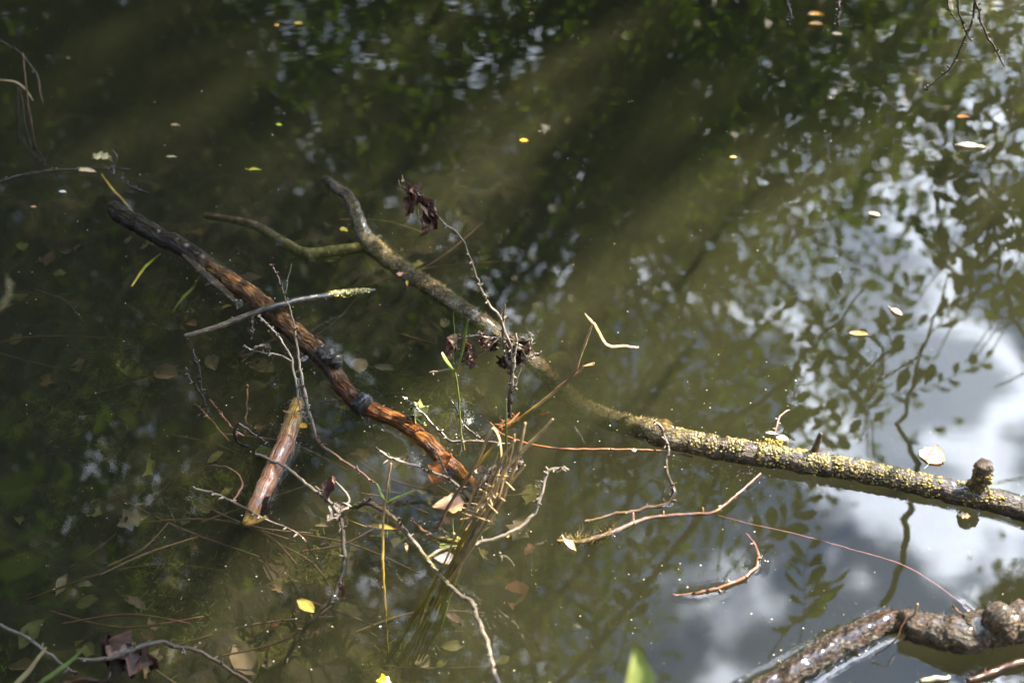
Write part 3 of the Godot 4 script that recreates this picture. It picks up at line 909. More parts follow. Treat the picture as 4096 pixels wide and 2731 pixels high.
func make_twigs() -> void:
	rng.seed = 19
	var t: Node3D
	t = sticks("dead_twig", "pale grey budded twig rising in two stems behind the peeled log", "twig", [
		["stem", "twig", [1500, 1930, -30, 3, 1400, 1860, -12, 3.5, 1290, 1785, 0, 4, 1255, 1720, 18, 4.5, 1235, 1640, 38, 4.5, 1215, 1560, 58, 4.3, 1200, 1480, 78, 3.5, 1185, 1360, 108, 3, 1165, 1260, 134, 2.5, 1130, 1160, 160, 2.2, 1105, 1100, 175, 2, 1083, 1058, 185, 2.4], [RED * 0.7, RED * 0.5, BROWN, GREY, PALE, PALE, GREY * 0.9, GREY * 0.7, GREY * 0.6, PALE], {}, 22],
		["side_shoot", "twig", [1138, 1180, 155, 1.5, 1150, 1130, 165, 1.4, 1165, 1055, 182, 1.0], [GREY * 0.5, GREY * 0.6], {"seg": 6}, 2],
		["side_stem", "twig", [1228, 1690, 24, 2.5, 1205, 1640, 38, 3, 1190, 1560, 58, 3.2, 1178, 1500, 72, 3, 1160, 1420, 92, 3, 1110, 1340, 112, 3, 1060, 1290, 126, 2.5, 1030, 1265, 132, 2], [GREY, PALE, PALE, PALE, PALE * 1.1], {}, 16],
		["side_shoot", "twig", [1172, 1450, 84, 2, 1130, 1425, 92, 2.2, 1060, 1412, 98, 2.2, 1010, 1402, 102, 2, 972, 1385, 106, 1.6], [PALE, PALE * 1.1], {}, 5],
		["side_shoot", "twig", [1175, 1500, 70, 1.6, 1200, 1480, 76, 2, 1195, 1540, 62, 2, 1210, 1600, 48, 2], [PALE, GREY], {"seg": 6}, 6]])
	var b: Buf
	one_leaf(t, "withered_leaf", M.dead_leaf, at(1045, 1400, 0.103), along(Vector3(-1, 0.1, 0.2), 0.6), Vector2(0.03, 0.018), "oval", GREY * 0.6, {"crumple": 0.25, "fold": 0.3, "curl": 0.2})
	one_leaf(t, "withered_leaf", M.dead_leaf, at(1095, 1435, 0.085), along(Vector3(-0.3, -0.9, 0.2), 0.3), Vector2(0.018, 0.01), "oval", GREY * 0.4, {"crumple": 0.3, "fold": 0.3})
	for k in 3:
		one_leaf(t, "withered_leaf", M.dead_leaf, at(1012 - k * 4, 1290 + k * 22, 0.118 - 0.014 * k), along(Vector3(-0.1, -1, 0.1), k * 1.1), Vector2(0.03, 0.008), "lance", GREY * 0.5, {"crumple": 0.2, "fold": 0.2})

	t = sticks("dead_shrub", "bleached dead shrub standing in the water with a clump of black withered leaves", "shrub", [
		["stem", "twig", [2032, 1665, -12, 6, 2040, 1600, 22, 6, 2046, 1530, 52, 6.5, 2044, 1475, 76, 6, 2030, 1440, 92, 5], [DARK, DARK * 2, GREY, PALE, GREY], {"seg": 10, "amp": 0.25}, 14],
		["branch", "twig", [2030, 1450, 88, 5, 2015, 1380, 118, 4, 2012, 1300, 150, 3.3, 2018, 1216, 184, 2.2], [GREY, GREY * 0.6, BROWN, BROWN * 0.7], {}, 8],
		["branch", "twig", [2050, 1490, 72, 4.5, 2045, 1400, 110, 4, 2020, 1330, 140, 3.8, 2000, 1270, 165, 3.5, 1960, 1220, 185, 3.5, 1930, 1170, 205, 3.2, 1905, 1110, 228, 3, 1880, 1030, 258, 2.8, 1850, 960, 284, 2.8, 1820, 925, 296, 2.6, 1760, 880, 312, 2.2, 1700, 800, 340, 2, 1640, 745, 358, 1.8, 1605, 718, 366, 1.6], [GREY, GREY, PALE, PALE, GREY * 0.8, GREY * 0.6, GREY * 0.5, PALE, PALE, GREY, GREY], {}, 26],
		["branch", "twig", [2050, 1480, 76, 5, 2062, 1400, 108, 4.5, 2064, 1345, 130, 3.6], [PALE, GREY], {"cap": 0.2}, 5],
		["branch", "twig", [2045, 1560, 40, 5, 2062, 1530, 50, 3.5, 2075, 1490, 64, 3, 2110, 1440, 82, 3, 2155, 1420, 90, 2.4, 2162, 1412, 92, 3], [PALE, GREY, GREY * 0.6, DARK * 2], {}, 8],
		["branch", "twig", [2010, 1345, 130, 2.2, 1960, 1385, 116, 2.5, 1900, 1425, 102, 3, 1830, 1460, 88, 3, 1760, 1487, 76, 3, 1735, 1490, 72, 4, 1718, 1490, 70, 2], [GREY, GREY, GREY * 0.9, Color(0.36, 0.25, 0.2), PALE], {}, 6],
		["branch", "twig", [1990, 1350, 134, 2, 1940, 1345, 138, 2, 1880, 1345, 138, 1.8, 1838, 1352, 135, 1.5], [PALE, PALE], {"seg": 6}, 4],
		["branch", "twig", [2052, 1390, 112, 2.5, 2085, 1400, 105, 2.5, 2110, 1430, 85, 2.2, 2125, 1365, 105, 2, 2112, 1335, 118, 2], [GREY * 0.5, DARK * 2], {"seg": 6}, 4]])
	for k in 13:
		var x := rng.randf_range(1955, 2060) if k < 8 else rng.randf_range(2070, 2125)
		var y := rng.randf_range(1360, 1460)
		one_leaf(t, "black_leaf", M.dead_leaf, at(x, y, 0.07 + (1420 - y) * 0.0004), along(Vector3(rng.randf_range(-0.7, 0.7), -1, rng.randf_range(-0.2, 0.6)), rng.randf_range(-1.5, 1.5)), Vector2(rng.randf_range(0.022, 0.04), rng.randf_range(0.012, 0.022)), "bitten", DARK * rng.randf_range(0.35, 1.0), {"crumple": 0.3, "fold": 0.3, "curl": 0.25, "edge": BROWN * 0.5})
	one_leaf(t, "black_leaf", M.dead_leaf, at(2110, 1400, 0.09), yaw(40, -50), Vector2(0.03, 0.018), "bitten", Color(0.3, 0.22, 0.17), {"crumple": 0.2, "fold": 0.3})
	for q in [[1832, 1390, -0.3, 0.05, 0.014], [1838, 1425, 0.2, 0.045, 0.012], [1858, 1450, 0.6, 0.035, 0.012], [1880, 1400, 0.4, 0.028, 0.012], [1912, 1355, 0.1, 0.032, 0.02], [1925, 1375, 0.5, 0.025, 0.018], [1872, 1395, -0.5, 0.024, 0.016], [1850, 1365, 0.8, 0.03, 0.01]]:
		one_leaf(t, "curled_leaf", M.dead_leaf, at(q[0], q[1], 0.11 + (1400 - q[1]) * 0.0004), along(Vector3(q[2], -1, 0.3), rng.randf_range(-1.2, 1.2)), Vector2(q[3], q[4]), "oval", Color(0.34, 0.26, 0.22) * rng.randf_range(0.6, 1.1), {"crumple": 0.22, "fold": 0.35, "curl": 0.35, "edge": Color(0.2, 0.1, 0.08)})
	for q in [[1650, 770, 0.35, 0.04], [1632, 785, 0.345, 0.035], [1645, 815, 0.335, 0.045], [1705, 845, 0.325, 0.05], [1715, 865, 0.318, 0.045], [1740, 875, 0.315, 0.035], [1690, 905, 0.29, 0.03]]:
		one_leaf(t, "tip_leaf", M.dead_leaf, at(q[0], q[1], q[2]), along(Vector3(rng.randf_range(-0.3, 0.5), -0.8, 0.5), rng.randf_range(-1, 1)), Vector2(q[3], q[3] * 0.42), "oval", Color(0.22, 0.15, 0.12) * rng.randf_range(0.6, 1.2), {"crumple": 0.22, "fold": 0.3, "curl": 0.25, "edge": Color(0.12, 0.05, 0.04), "stalk": 0.012})

	sticks("curved_twig", "bare grey twig bent in a long bow to a hooked tip beside the reeds", "twig", [
		["stem", "twig", [1870, 2182, 8, 5, 1960, 2160, 12, 5, 2050, 2125, 22, 4.6, 2130, 2060, 36, 4.5, 2165, 1985, 56, 4.5, 2180, 1920, 72, 4.5, 2195, 1882, 82, 4.6, 2240, 1876, 82, 5, 2274, 1882, 78, 4.4], [GREY, GREY, PALE, GREY * 0.9, PALE, GREY, GREY * 0.7, GREY * 0.6], {"seg": 10}, 16],
		["mossy_joint", "moss", [1870, 2183, 8, 6, 1845, 2168, 8, 6.5, 1822, 2150, 8, 6, 1812, 2130, 12, 4], [LICHEN, ALGAE * 1.5, ALGAE], {"amp": 0.4, "freq": 200.0}],
		["side_stem", "twig_wet", [1650, 2080, -4, 4, 1710, 2135, 4, 5, 1770, 2155, 6, 4.5, 1830, 2168, 8, 5], [RED * 0.6, BROWN, ALGAE, ALGAE * 1.3], {}, 4]])
	sticks("long_twig", "long crooked grey twig running from the dark water down past the reed foot", "twig", [
		["stem", "twig_wet", [1350, 2020, -24, 4, 1425, 2030, -4, 5, 1465, 2012, 8, 6, 1560, 2060, 12, 6, 1600, 2100, 14, 6, 1640, 2150, 14, 5.5, 1710, 2235, 10, 5.5, 1770, 2310, 20, 5.5, 1830, 2370, 42, 5.5, 1885, 2410, 58, 5.3, 1915, 2480, 68, 5, 1945, 2560, 78, 5, 1970, 2650, 90, 5, 1990, 2731, 100, 5, 2010, 2820, 112, 5], [DARK, DARK, DARK * 1.5, BROWN, GREY * 0.6, ALGAE, GREY, GREY, GREY * 0.9, PALE * 0.8, GREY, GREY], {"seg": 10}, 18],
		["side_shoot", "twig_wet", [1465, 2012, 8, 4, 1478, 1998, 14, 4, 1482, 1990, 20, 3], [DARK, DARK], {}],
		["mossy_arm", "moss", [1710, 2230, 10, 4, 1750, 2205, 8, 5, 1800, 2190, 8, 5, 1850, 2183, 8, 4], [ALGAE, ALGAE * 0.7, ALGAE], {"amp": 0.4, "freq": 200.0}]])
	t = sticks("forked_twig", "pale grey forked twig above the sunken end of the dark branch", "twig", [
		["stem", "twig", [1890, 2030, -16, 4, 1870, 1988, 2, 4, 1830, 1945, 15, 4, 1780, 1905, 28, 4, 1720, 1885, 36, 4, 1640, 1858, 46, 4, 1570, 1835, 54, 4, 1530, 1812, 60, 4, 1508, 1798, 64, 3.4], [DARK, GREY * 0.5, GREY * 0.7, PALE, PALE, PALE * 1.1], {}, 22],
		["side_stem", "twig", [1785, 1892, 30, 3, 1760, 1840, 44, 3, 1738, 1805, 52, 3, 1720, 1782, 58, 2.4], [GREY * 0.6, GREY * 0.7], {}, 8],
		["side_stem", "twig", [1850, 1952, 12, 4, 1920, 1945, 18, 3.5, 1975, 1922, 28, 3, 2030, 1895, 36, 2.6, 2070, 1875, 42, 2], [GREY * 0.6, GREY, PALE], {}, 14],
		["side_shoot", "twig", [1598, 1836, 50, 2.5, 1560, 1838, 52, 2.2, 1533, 1855, 50, 1.8], [PALE, PALE * 1.1], {"seg": 6}]])
	for k in 9:
		one_leaf(t, "withered_leaf", M.dead_leaf, at(1935 + k * 17, 1908 - k * 6 + rng.randf_range(-14, 12), 0.03), along(Vector3(rng.randf_range(-1, 1), rng.randf_range(-0.4, 0.5), 0.4), rng.randf_range(-1, 1)), Vector2(0.03, 0.012), "lance", Color(0.33, 0.28, 0.24) * rng.randf_range(0.5, 1.1), {"crumple": 0.3, "fold": 0.3, "curl": 0.3})
	t = sticks("dark_twig", "thin dark twig with a rag of green slime dipping into the water", "twig", [
		["stem", "twig_wet", [1608, 1587, 46, 2.5, 1650, 1615, 38, 3, 1700, 1665, 27, 3.4, 1745, 1710, 17, 3.6, 1790, 1755, 6, 3.8, 1830, 1767, -1, 3.8, 1950, 1765, -5, 3.5, 2040, 1775, -12, 3], [GREY, GREY * 0.8, DARK * 1.5, DARK, DARK, BROWN, RED * 0.7], {}, 12],
		["side_shoot", "twig_wet", [1805, 1595, 30, 2, 1830, 1640, 20, 3, 1850, 1690, 10, 3, 1880, 1720, 2, 3.4, 1930, 1762, -5, 2.5], [DARK, DARK * 1.3, DARK, BROWN], {}, 8]])
	b = Buf.new()
	leaf(b, at(1680, 1655, 0.012), yaw(20, 20), Vector2(0.05, 0.03), "bitten", Color(0.2, 0.2, 0.06), {"crumple": 0.25, "fold": 0.1})
	leaf(b, at(1660, 1680, 0.008), yaw(70, 10), Vector2(0.035, 0.015), "bitten", Color(0.08, 0.07, 0.03), {"crumple": 0.3})
	add(t, "slime_rag", b, M.float_leaf)
	t = sticks("orange_twig", "long thin orange stem afloat with a rusty conifer sprig at its end", "twig", [
		["stem", "twig_wet", [1960, 1690, 8, 2.5, 2000, 1730, 4, 2.8, 2080, 1765, 2.5, 2.8, 2200, 1790, 2.5, 2.8, 2320, 1797, 2.5, 3.2, 2450, 1797, 2.5, 2.8, 2660, 1803, 2, 2.6, 2770, 1828, -4, 2.2], [ORANGE, ORANGE, ORANGE * 1.1, ORANGE * 0.8, ORANGE, ORANGE * 0.7, RED * 0.4], {"wander": 0.0008}, 4]])
	b = Buf.new()
	for k in 60:
		var q := rng.randf()
		var p := at(lerpf(2000, 2070, q), lerpf(1705, 1668, q), 0.006)
		var d := Vector3(rng.randf_range(-1, 1), rng.randf_range(-0.1, 0.5), rng.randf_range(-1, 1)).normalized() * rng.randf_range(0.006, 0.012)
		tube(b, PackedVector3Array([p, p + d]), PackedFloat32Array([0.0009, 0.0005]), PackedColorArray([ORANGE, ORANGE * 1.2]), {"seg": 4, "step": 0.02, "wet": false})
	stick(b, [1995, 1712, 5, 1.6, 2040, 1690, 8, 1.6, 2078, 1650, 14, 1.2], [ORANGE, ORANGE * 1.3], {"seg": 6, "step": 0.01})
	add(t, "needle_sprig", b, M.twig).set_meta("kind", "stuff")
	sticks("hooked_twig", "dark curved twig that dips into the water in front of the mossy log", "twig", [
		["stem", "twig_wet", [2618, 1685, 70, 2.6, 2650, 1720, 62, 4, 2670, 1790, 48, 4.3, 2668, 1870, 32, 4.3, 2690, 1940, 14, 4.4, 2696, 1966, 8, 6.5, 2686, 1996, 2, 6, 2650, 2025, -4, 5.5, 2580, 2034, -10, 5, 2480, 2052, -16, 5, 2340, 2088, -30, 4], [BROWN, GREY * 0.4, GREY * 0.5, GREY * 0.6, DARK, DARK * 0.8, BROWN, Color(0.2, 0.13, 0.07), Color(0.3, 0.2, 0.1)], {"seg": 10}, 14]])
	t = sticks("sunken_branch", "reddish brown sunken branch curving up to the surface below the mossy log", "branch", [
		["stem", "twig_wet", [2230, 2165, -16, 6, 2320, 2167, -12, 7, 2400, 2147, -11, 7.5, 2480, 2117, -11, 7, 2600, 2072, -11, 6, 2780, 2056, -9, 5.2, 2860, 2046, -6, 4.8, 2950, 1977, -3, 4, 3044, 1893, 0, 3], [Color(0.3, 0.2, 0.07), Color(0.36, 0.25, 0.1), BROWN, BROWN, RED * 0.7, RED, RED, RED * 1.2], {"seg": 10, "wander": 0.001}, 6],
		["side_shoot", "twig_wet", [2538, 2098, -11, 5, 2536, 2070, -6, 4, 2533, 2050, -2, 3], [BROWN, RED], {}]])
	fuzz(t, "algae_fur", [2230, 2165, -16, 6, 2320, 2167, -12, 7, 2400, 2147, -11, 7.5, 2480, 2117, -11, 7], 700, 0.008, [Color(0.34, 0.25, 0.1), ALGAE], M.fuzz)
	sticks("red_twig", "curved rust red twig afloat with a wet glint, right of the reeds", "twig", [
		["stem", "twig_wet", [2985, 2135, -10, 2.6, 3020, 2180, -5, 3.2, 3036, 2230, 0, 3.5, 3020, 2275, 2.5, 4, 2970, 2315, 3, 4.2, 2900, 2345, 2.5, 4.2, 2800, 2370, 1, 3.8, 2700, 2386, -4, 2.6], [RED, RED * 1.2, ORANGE * 0.8, ORANGE, ORANGE * 0.9, RED, RED], {"seg": 10}, 8]])
	sticks("thin_red_stem", "thin straight pinkish red stem just under the cloud reflections", "twig", [
		["stem", "twig", [2870, 2060, -16, 1.4, 3000, 2095, -9, 1.8, 3200, 2140, -7, 1.9, 3400, 2195, -6, 2, 3600, 2255, -5, 2.2, 3750, 2340, -3, 2, 3897, 2452, 0, 1.8], [RED, Color(0.26, 0.11, 0.08), Color(0.28, 0.12, 0.08)], {"thin": 0.42, "seg": 6, "wander": 0.0008}]])
	sticks("red_shoot", "small curved red shoot poking up behind the mossy log", "twig", [
		["stem", "twig_wet", [3100, 1745, -4, 2.5, 3110, 1690, 2, 2.8, 3125, 1660, 3, 3, 3160, 1640, 2, 2]	, [RED, ORANGE * 0.8, RED], {}, 3]])
	sticks("brown_stick", "dark reddish brown stick at the foot of the shaggy log", "stick", [
		["stem", "twig_wet", [3870, 2725, 4, 7, 3940, 2700, 5, 8, 4010, 2672, 6, 8, 4080, 2650, 8, 9, 4200, 2620, 10, 9], [RED * 0.35, RED * 0.3, BROWN * 0.6], {"seg": 12}, 3]])
	sticks("cream_stick", "short cream coloured stick afloat below the shaggy log", "stick", [
		["stem", "twig", [3685, 2722, 3, 5, 3740, 2714, 4, 6, 3800, 2705, 4, 4], [Color(0.5, 0.45, 0.25), Color(0.6, 0.55, 0.36)], {"seg": 10}]])
	sticks("cream_stalk", "short upright cream stalk stuck on the shaggy log's arm", "stick", [
		["stem", "reed", [3655, 2480, 28, 4, 3662, 2450, 42, 3.4, 3672, 2415, 58, 3], [STRAW * 1.2, Color(0.6, 0.5, 0.3)], {"cap": 0.1}]])
	sticks("red_twig", "little crooked red twig on the thick end of the shaggy log", "twig", [
		["stem", "twig_wet", [3880, 2470, 40, 2.5, 3850, 2452, 48, 2.5, 3830, 2440, 52, 2.6, 3815, 2428, 56, 2.2], [RED * 0.5, RED], {}, 3]])
	sticks("red_twig", "thin dark red twig leaning across the bend of the shaggy log", "twig", [
		["stem", "twig_wet", [3500, 2620, 10, 2, 3580, 2560, 30, 2, 3610, 2500, 42, 2, 3635, 2450, 50, 1.6], [DARK, RED * 0.4, RED * 0.7], {"seg": 6}]])
	t = sticks("leafy_twig", "grey twig holding a dark red dead leaf, its black end sinking below the peeled log", "twig", [
		["stem", "twig", [1020, 1815, 26, 3.4, 1100, 1850, 26, 4, 1170, 1890, 26, 4, 1230, 1940, 28, 4.2, 1290, 1985, 30, 4.5, 1340, 2035, 30, 4.5, 1365, 2080, 22, 5, 1372, 2160, 6, 5.5, 1378, 2230, -4, 6, 1365, 2310, -12, 6, 1330, 2390, -22, 5.5, 1260, 2460, -40, 5.5, 1190, 2560, -70, 5.5, 1140, 2650, -100, 5], [GREY * 0.7, GREY * 0.8, GREY, GREY, GREY * 0.5, DARK, DARK, DARK, DARK * 1.2, DARK, DARK, DARK], {"seg": 9}, 14],
		["side_shoot", "twig", [1340, 1925, 46, 2.2, 1375, 1960, 42, 2.6, 1394, 2005, 34, 2.8, 1362, 2035, 30, 2.5], [GREY * 0.8, PALE * 0.8, GREY], {}, 3],
		["side_shoot", "twig", [1260, 1945, 40, 2, 1300, 1985, 34, 2.6, 1335, 2030, 30, 2.6], [GREY * 0.6, GREY], {}, 4]])
	b = Buf.new()
	leaf(b, at(1325, 1955, 0.045), yaw(-25, 55, 15), Vector2(0.044, 0.026), "birch", Color(0.10, 0.035, 0.035), {"fold": 0.2, "crumple": 0.12, "edge": Color(0.2, 0.12, 0.1)})
	add(t, "red_leaf", b, M.dead_leaf, "dark red dead leaf")
	b = Buf.new()
	leaf(b, at(1350, 2055, 0.026), yaw(-60, 20, 10), Vector2(0.048, 0.026), "oval", Color(0.36, 0.31, 0.28), {"fold": 0.2, "crumple": 0.2, "curl": 0.2})
	leaf(b, at(1368, 2075, 0.016), yaw(10, 50, 10), Vector2(0.03, 0.02), "oval", Color(0.3, 0.28, 0.2), {"fold": 0.2, "crumple": 0.2})
	add(t, "pale_leaf", b, M.dead_leaf, "crumpled pale dead leaf")
	b = Buf.new()
	leaf(b, at(1372, 2360, 0.0), yaw(10, 20, 60), Vector2(0.028, 0.012), "bitten", RED * 0.6, {"crumple": 0.2})
	add(t, "rusty_leaf", b, M.dead_leaf, "small rusty dead leaf")
	sticks("floating_twig", "thin dark twig with a pale tip resting on the lower end of the peeled log", "twig", [
		["stem", "twig_wet", [772, 1955, 22, 2.4, 830, 1965, 20, 3.2, 930, 2005, 14, 4, 1000, 2045, 14, 3.4, 1060, 2075, 6, 3, 1150, 2112, -6, 2.8, 1220, 2160, -18, 2.4, 1262, 2245, -50, 2], [PALE * 0.8, PALE * 0.7, RED * 0.4, RED * 0.3, RED * 0.5, RED * 0.6, ALGAE], {"seg": 7}, 10]])
	sticks("bent_red_stem", "bent reddish stem joined to the water surface left of the peeled log", "twig", [
		["stem", "twig", [930, 2005, 4, 3, 955, 1970, 0, 3, 968, 1925, -4, 3, 945, 1890, -6, 3, 900, 1870, -10, 2.5, 840, 1860, -18, 2], [RED, RED * 0.8, BROWN, BROWN], {"seg": 7}]])
	t = sticks("black_twig", "small black twig with drooping catkins standing left of the peeled log", "twig", [
		["stem", "twig_wet", [820, 1622, -4, 3, 812, 1590, 10, 4, 790, 1555, 24, 4, 765, 1525, 38, 3, 745, 1478, 54, 2], [DARK, DARK * 0.6, DARK * 0.7, DARK], {}, 10],
		["side_shoot", "twig_wet", [808, 1575, 16, 2.5, 802, 1530, 32, 2.4, 792, 1460, 58, 2.2, 772, 1395, 80, 1.6], [DARK, DARK, DARK * 1.5], {"seg": 6}, 6],
		["catkin", "log_rough", [775, 1400, 78, 2, 778, 1440, 62, 4, 795, 1480, 48, 4, 800, 1520, 34, 3], [DARK, ALGAE * 0.5, DARK], {"seg": 8, "amp": 0.5, "freq": 250.0}]])
	sticks("curled_pod", "curled dark seed pod hanging from a bent twig left of the peeled log", "twig", [
		["stem", "twig_wet", [1070, 1772, -2, 2.4, 1030, 1745, 8, 2.5, 985, 1715, 22, 2.4, 955, 1692, 32, 2.4], [DARK, DARK, GREY * 0.7], {}, 4],
		["pod", "log_wet", [955, 1692, 32, 2, 942, 1715, 24, 5, 938, 1745, 14, 5.5, 950, 1772, 5, 5, 985, 1785, 2, 5, 992, 1790, 0, 2], [RED * 0.3, RED * 0.3, DARK * 0.7, DARK], {"seg": 10, "flat": 0.6}]])
	for q in [["rusty_stem", "slanting rusty stem under water between the black twig and the pod", [838, 1598, -6, 3, 900, 1680, -10, 3.5, 930, 1715, -14, 3.5, 975, 1745, -24, 3]], ["rusty_stem", "upright rusty stem with a feathery tip left of the peeled log", [978, 1745, -30, 3.2, 984, 1660, -8, 3, 988, 1570, 20, 2.4, 992, 1540, 30, 2]], ["rusty_stem", "thin rusty stem at the left of the black twig", [775, 1615, -8, 2.5, 820, 1650, -10, 2.6, 860, 1700, -12, 2.2, 915, 1765, -18, 2]]]:
		sticks(q[0], q[1], "twig", [["stem", "twig_wet", q[2], [RED * 0.8, RED, ORANGE * 0.6], {"seg": 7, "amp": 0.25}, 5]])
	t = sticks("bank_twig", "pale twig with a rag of rotten leaf at the near left bank", "twig", [
		["stem", "twig", [290, 2635, 40, 4, 400, 2640, 42, 4.4, 500, 2605, 46, 5, 580, 2580, 44, 5, 640, 2568, 40, 5, 690, 2585, 26, 5, 800, 2610, 6, 4, 920, 2680, -18, 4, 1020, 2750, -45, 4], [GREY * 0.6, GREY * 0.7, GREY * 0.8, GREY * 0.7, DARK * 2, DARK, DARK, RED * 0.4], {"seg": 9}, 10]])
	b = Buf.new()
	leaf(b, at(505, 2612, 0.03), yaw(82, 30, 8), Vector2(0.085, 0.045), "bitten", Color(0.05, 0.025, 0.018), {"crumple": 0.2, "fold": 0.1, "edge": Color(0.08, 0.03, 0.02)})
	leaf(b, at(470, 2630, 0.02), yaw(65, 60, 8), Vector2(0.07, 0.035), "bitten", Color(0.035, 0.02, 0.016), {"crumple": 0.25, "fold": 0.1})
	add(t, "rotten_leaf", b, M.dead_leaf, "dark rotten leaf")
	sticks("bank_twig", "thin bare twig reaching in over the near left bank", "twig", [
		["stem", "twig", [-60, 2470, 62, 4, 60, 2530, 50, 4, 160, 2590, 34, 3.8, 240, 2655, 14, 3.4, 300, 2695, 0, 3], [GREY * 0.5, GREY * 0.7, GREY * 0.6, GREY * 0.4], {}, 6]])
	sticks("bank_twig", "reddish rotting twig flat on the water below the rotten leaf", "twig", [
		["stem", "twig_wet", [250, 2735, 4, 5, 330, 2722, 4, 6, 430, 2712, 4, 5, 445, 2640, 10, 3], [RED * 0.4, RED * 0.3, DARK], {"amp": 0.4}]])
	# upper left corner
	sticks("surface_twig", "dark twig afloat under a pale cupped leaf in the far left water", "twig", [
		["stem", "twig_wet", [-30, 735, 2, 3, 80, 700, 4, 4, 170, 688, 3, 4, 240, 680, 4, 5, 330, 676, 3, 4, 430, 672, 2, 3, 520, 676, -4, 3], [DARK, DARK, BROWN * 0.5, DARK, DARK], {}, 8],
		["side_shoot", "twig_wet", [455, 700, 0, 2.5, 452, 660, 14, 3, 465, 630, 26, 3, 448, 600, 38, 2], [DARK, DARK], {}, 5],
		["side_shoot", "twig_wet", [430, 680, 2, 2.5, 470, 710, 3, 2.5, 520, 745, 0, 3, 590, 770, -8, 2], [DARK, DARK], {}, 6]])
	sticks("bent_twig", "thin dark stem curving over the far left water behind the reeds", "twig", [
		["stem", "twig", [-30, 150, 60, 3, 50, 190, 60, 3, 100, 235, 52, 3, 145, 300, 34, 3, 160, 380, 6, 2.6, 165, 430, -20, 2.4], [DARK * 2, DARK, DARK, BROWN], {}, 3]])
	# twigs of an overhanging branch, top right
	sticks("hanging_twig", "long bare twig hanging into view over the far right water", "twig", [
		["stem", "twig", [3930, -260, 560, 4.5, 3903, -10, 470, 4, 3890, 80, 430, 3.6, 3860, 160, 395, 3.4, 3815, 255, 350, 3, 3760, 310, 325, 2.6, 3695, 362, 300, 1.6], [GREY * 0.5, GREY * 0.35, GREY * 0.4, GREY * 0.4], {}, 22],
		["side_stem", "twig", [3903, -10, 470, 3.4, 3922, 70, 440, 3.2, 3948, 140, 410, 3, 3990, 205, 380, 2.8, 4020, 265, 355, 2.2], [GREY * 0.4, GREY * 0.35, GREY * 0.5], {}, 16],
		["side_stem", "twig", [3835, -40, 470, 3, 3838, 40, 440, 3, 3850, 90, 415, 3, 3862, 120, 400, 2.6, 3890, 165, 380, 2], [GREY * 0.35, GREY * 0.3], {}, 10],
		["side_shoot", "twig", [3788, -30, 470, 2.4, 3798, 40, 440, 2.2, 3830, 82, 420, 2], [GREY * 0.4, GREY * 0.4], {"seg": 6}, 6]])
	sticks("hanging_twig", "short dark twig with buds dangling at the top of the far water", "twig", [
		["stem", "twig_wet", [3140, -60, 330, 3, 3155, 20, 300, 3.4, 3165, 70, 280, 3, 3152, 95, 270, 2.4], [DARK, DARK * 0.8], {}, 16],
		["side_stem", "twig_wet", [3350, -60, 330, 4, 3355, 10, 300, 4.5, 3352, 60, 280, 4, 3345, 105, 262, 3], [DARK, RED * 0.3, DARK], {}, 20]])

func blades(called: String, label: String, category: String, list: Array, group := "") -> Node3D:
	return sticks(called, label, category, list, group)

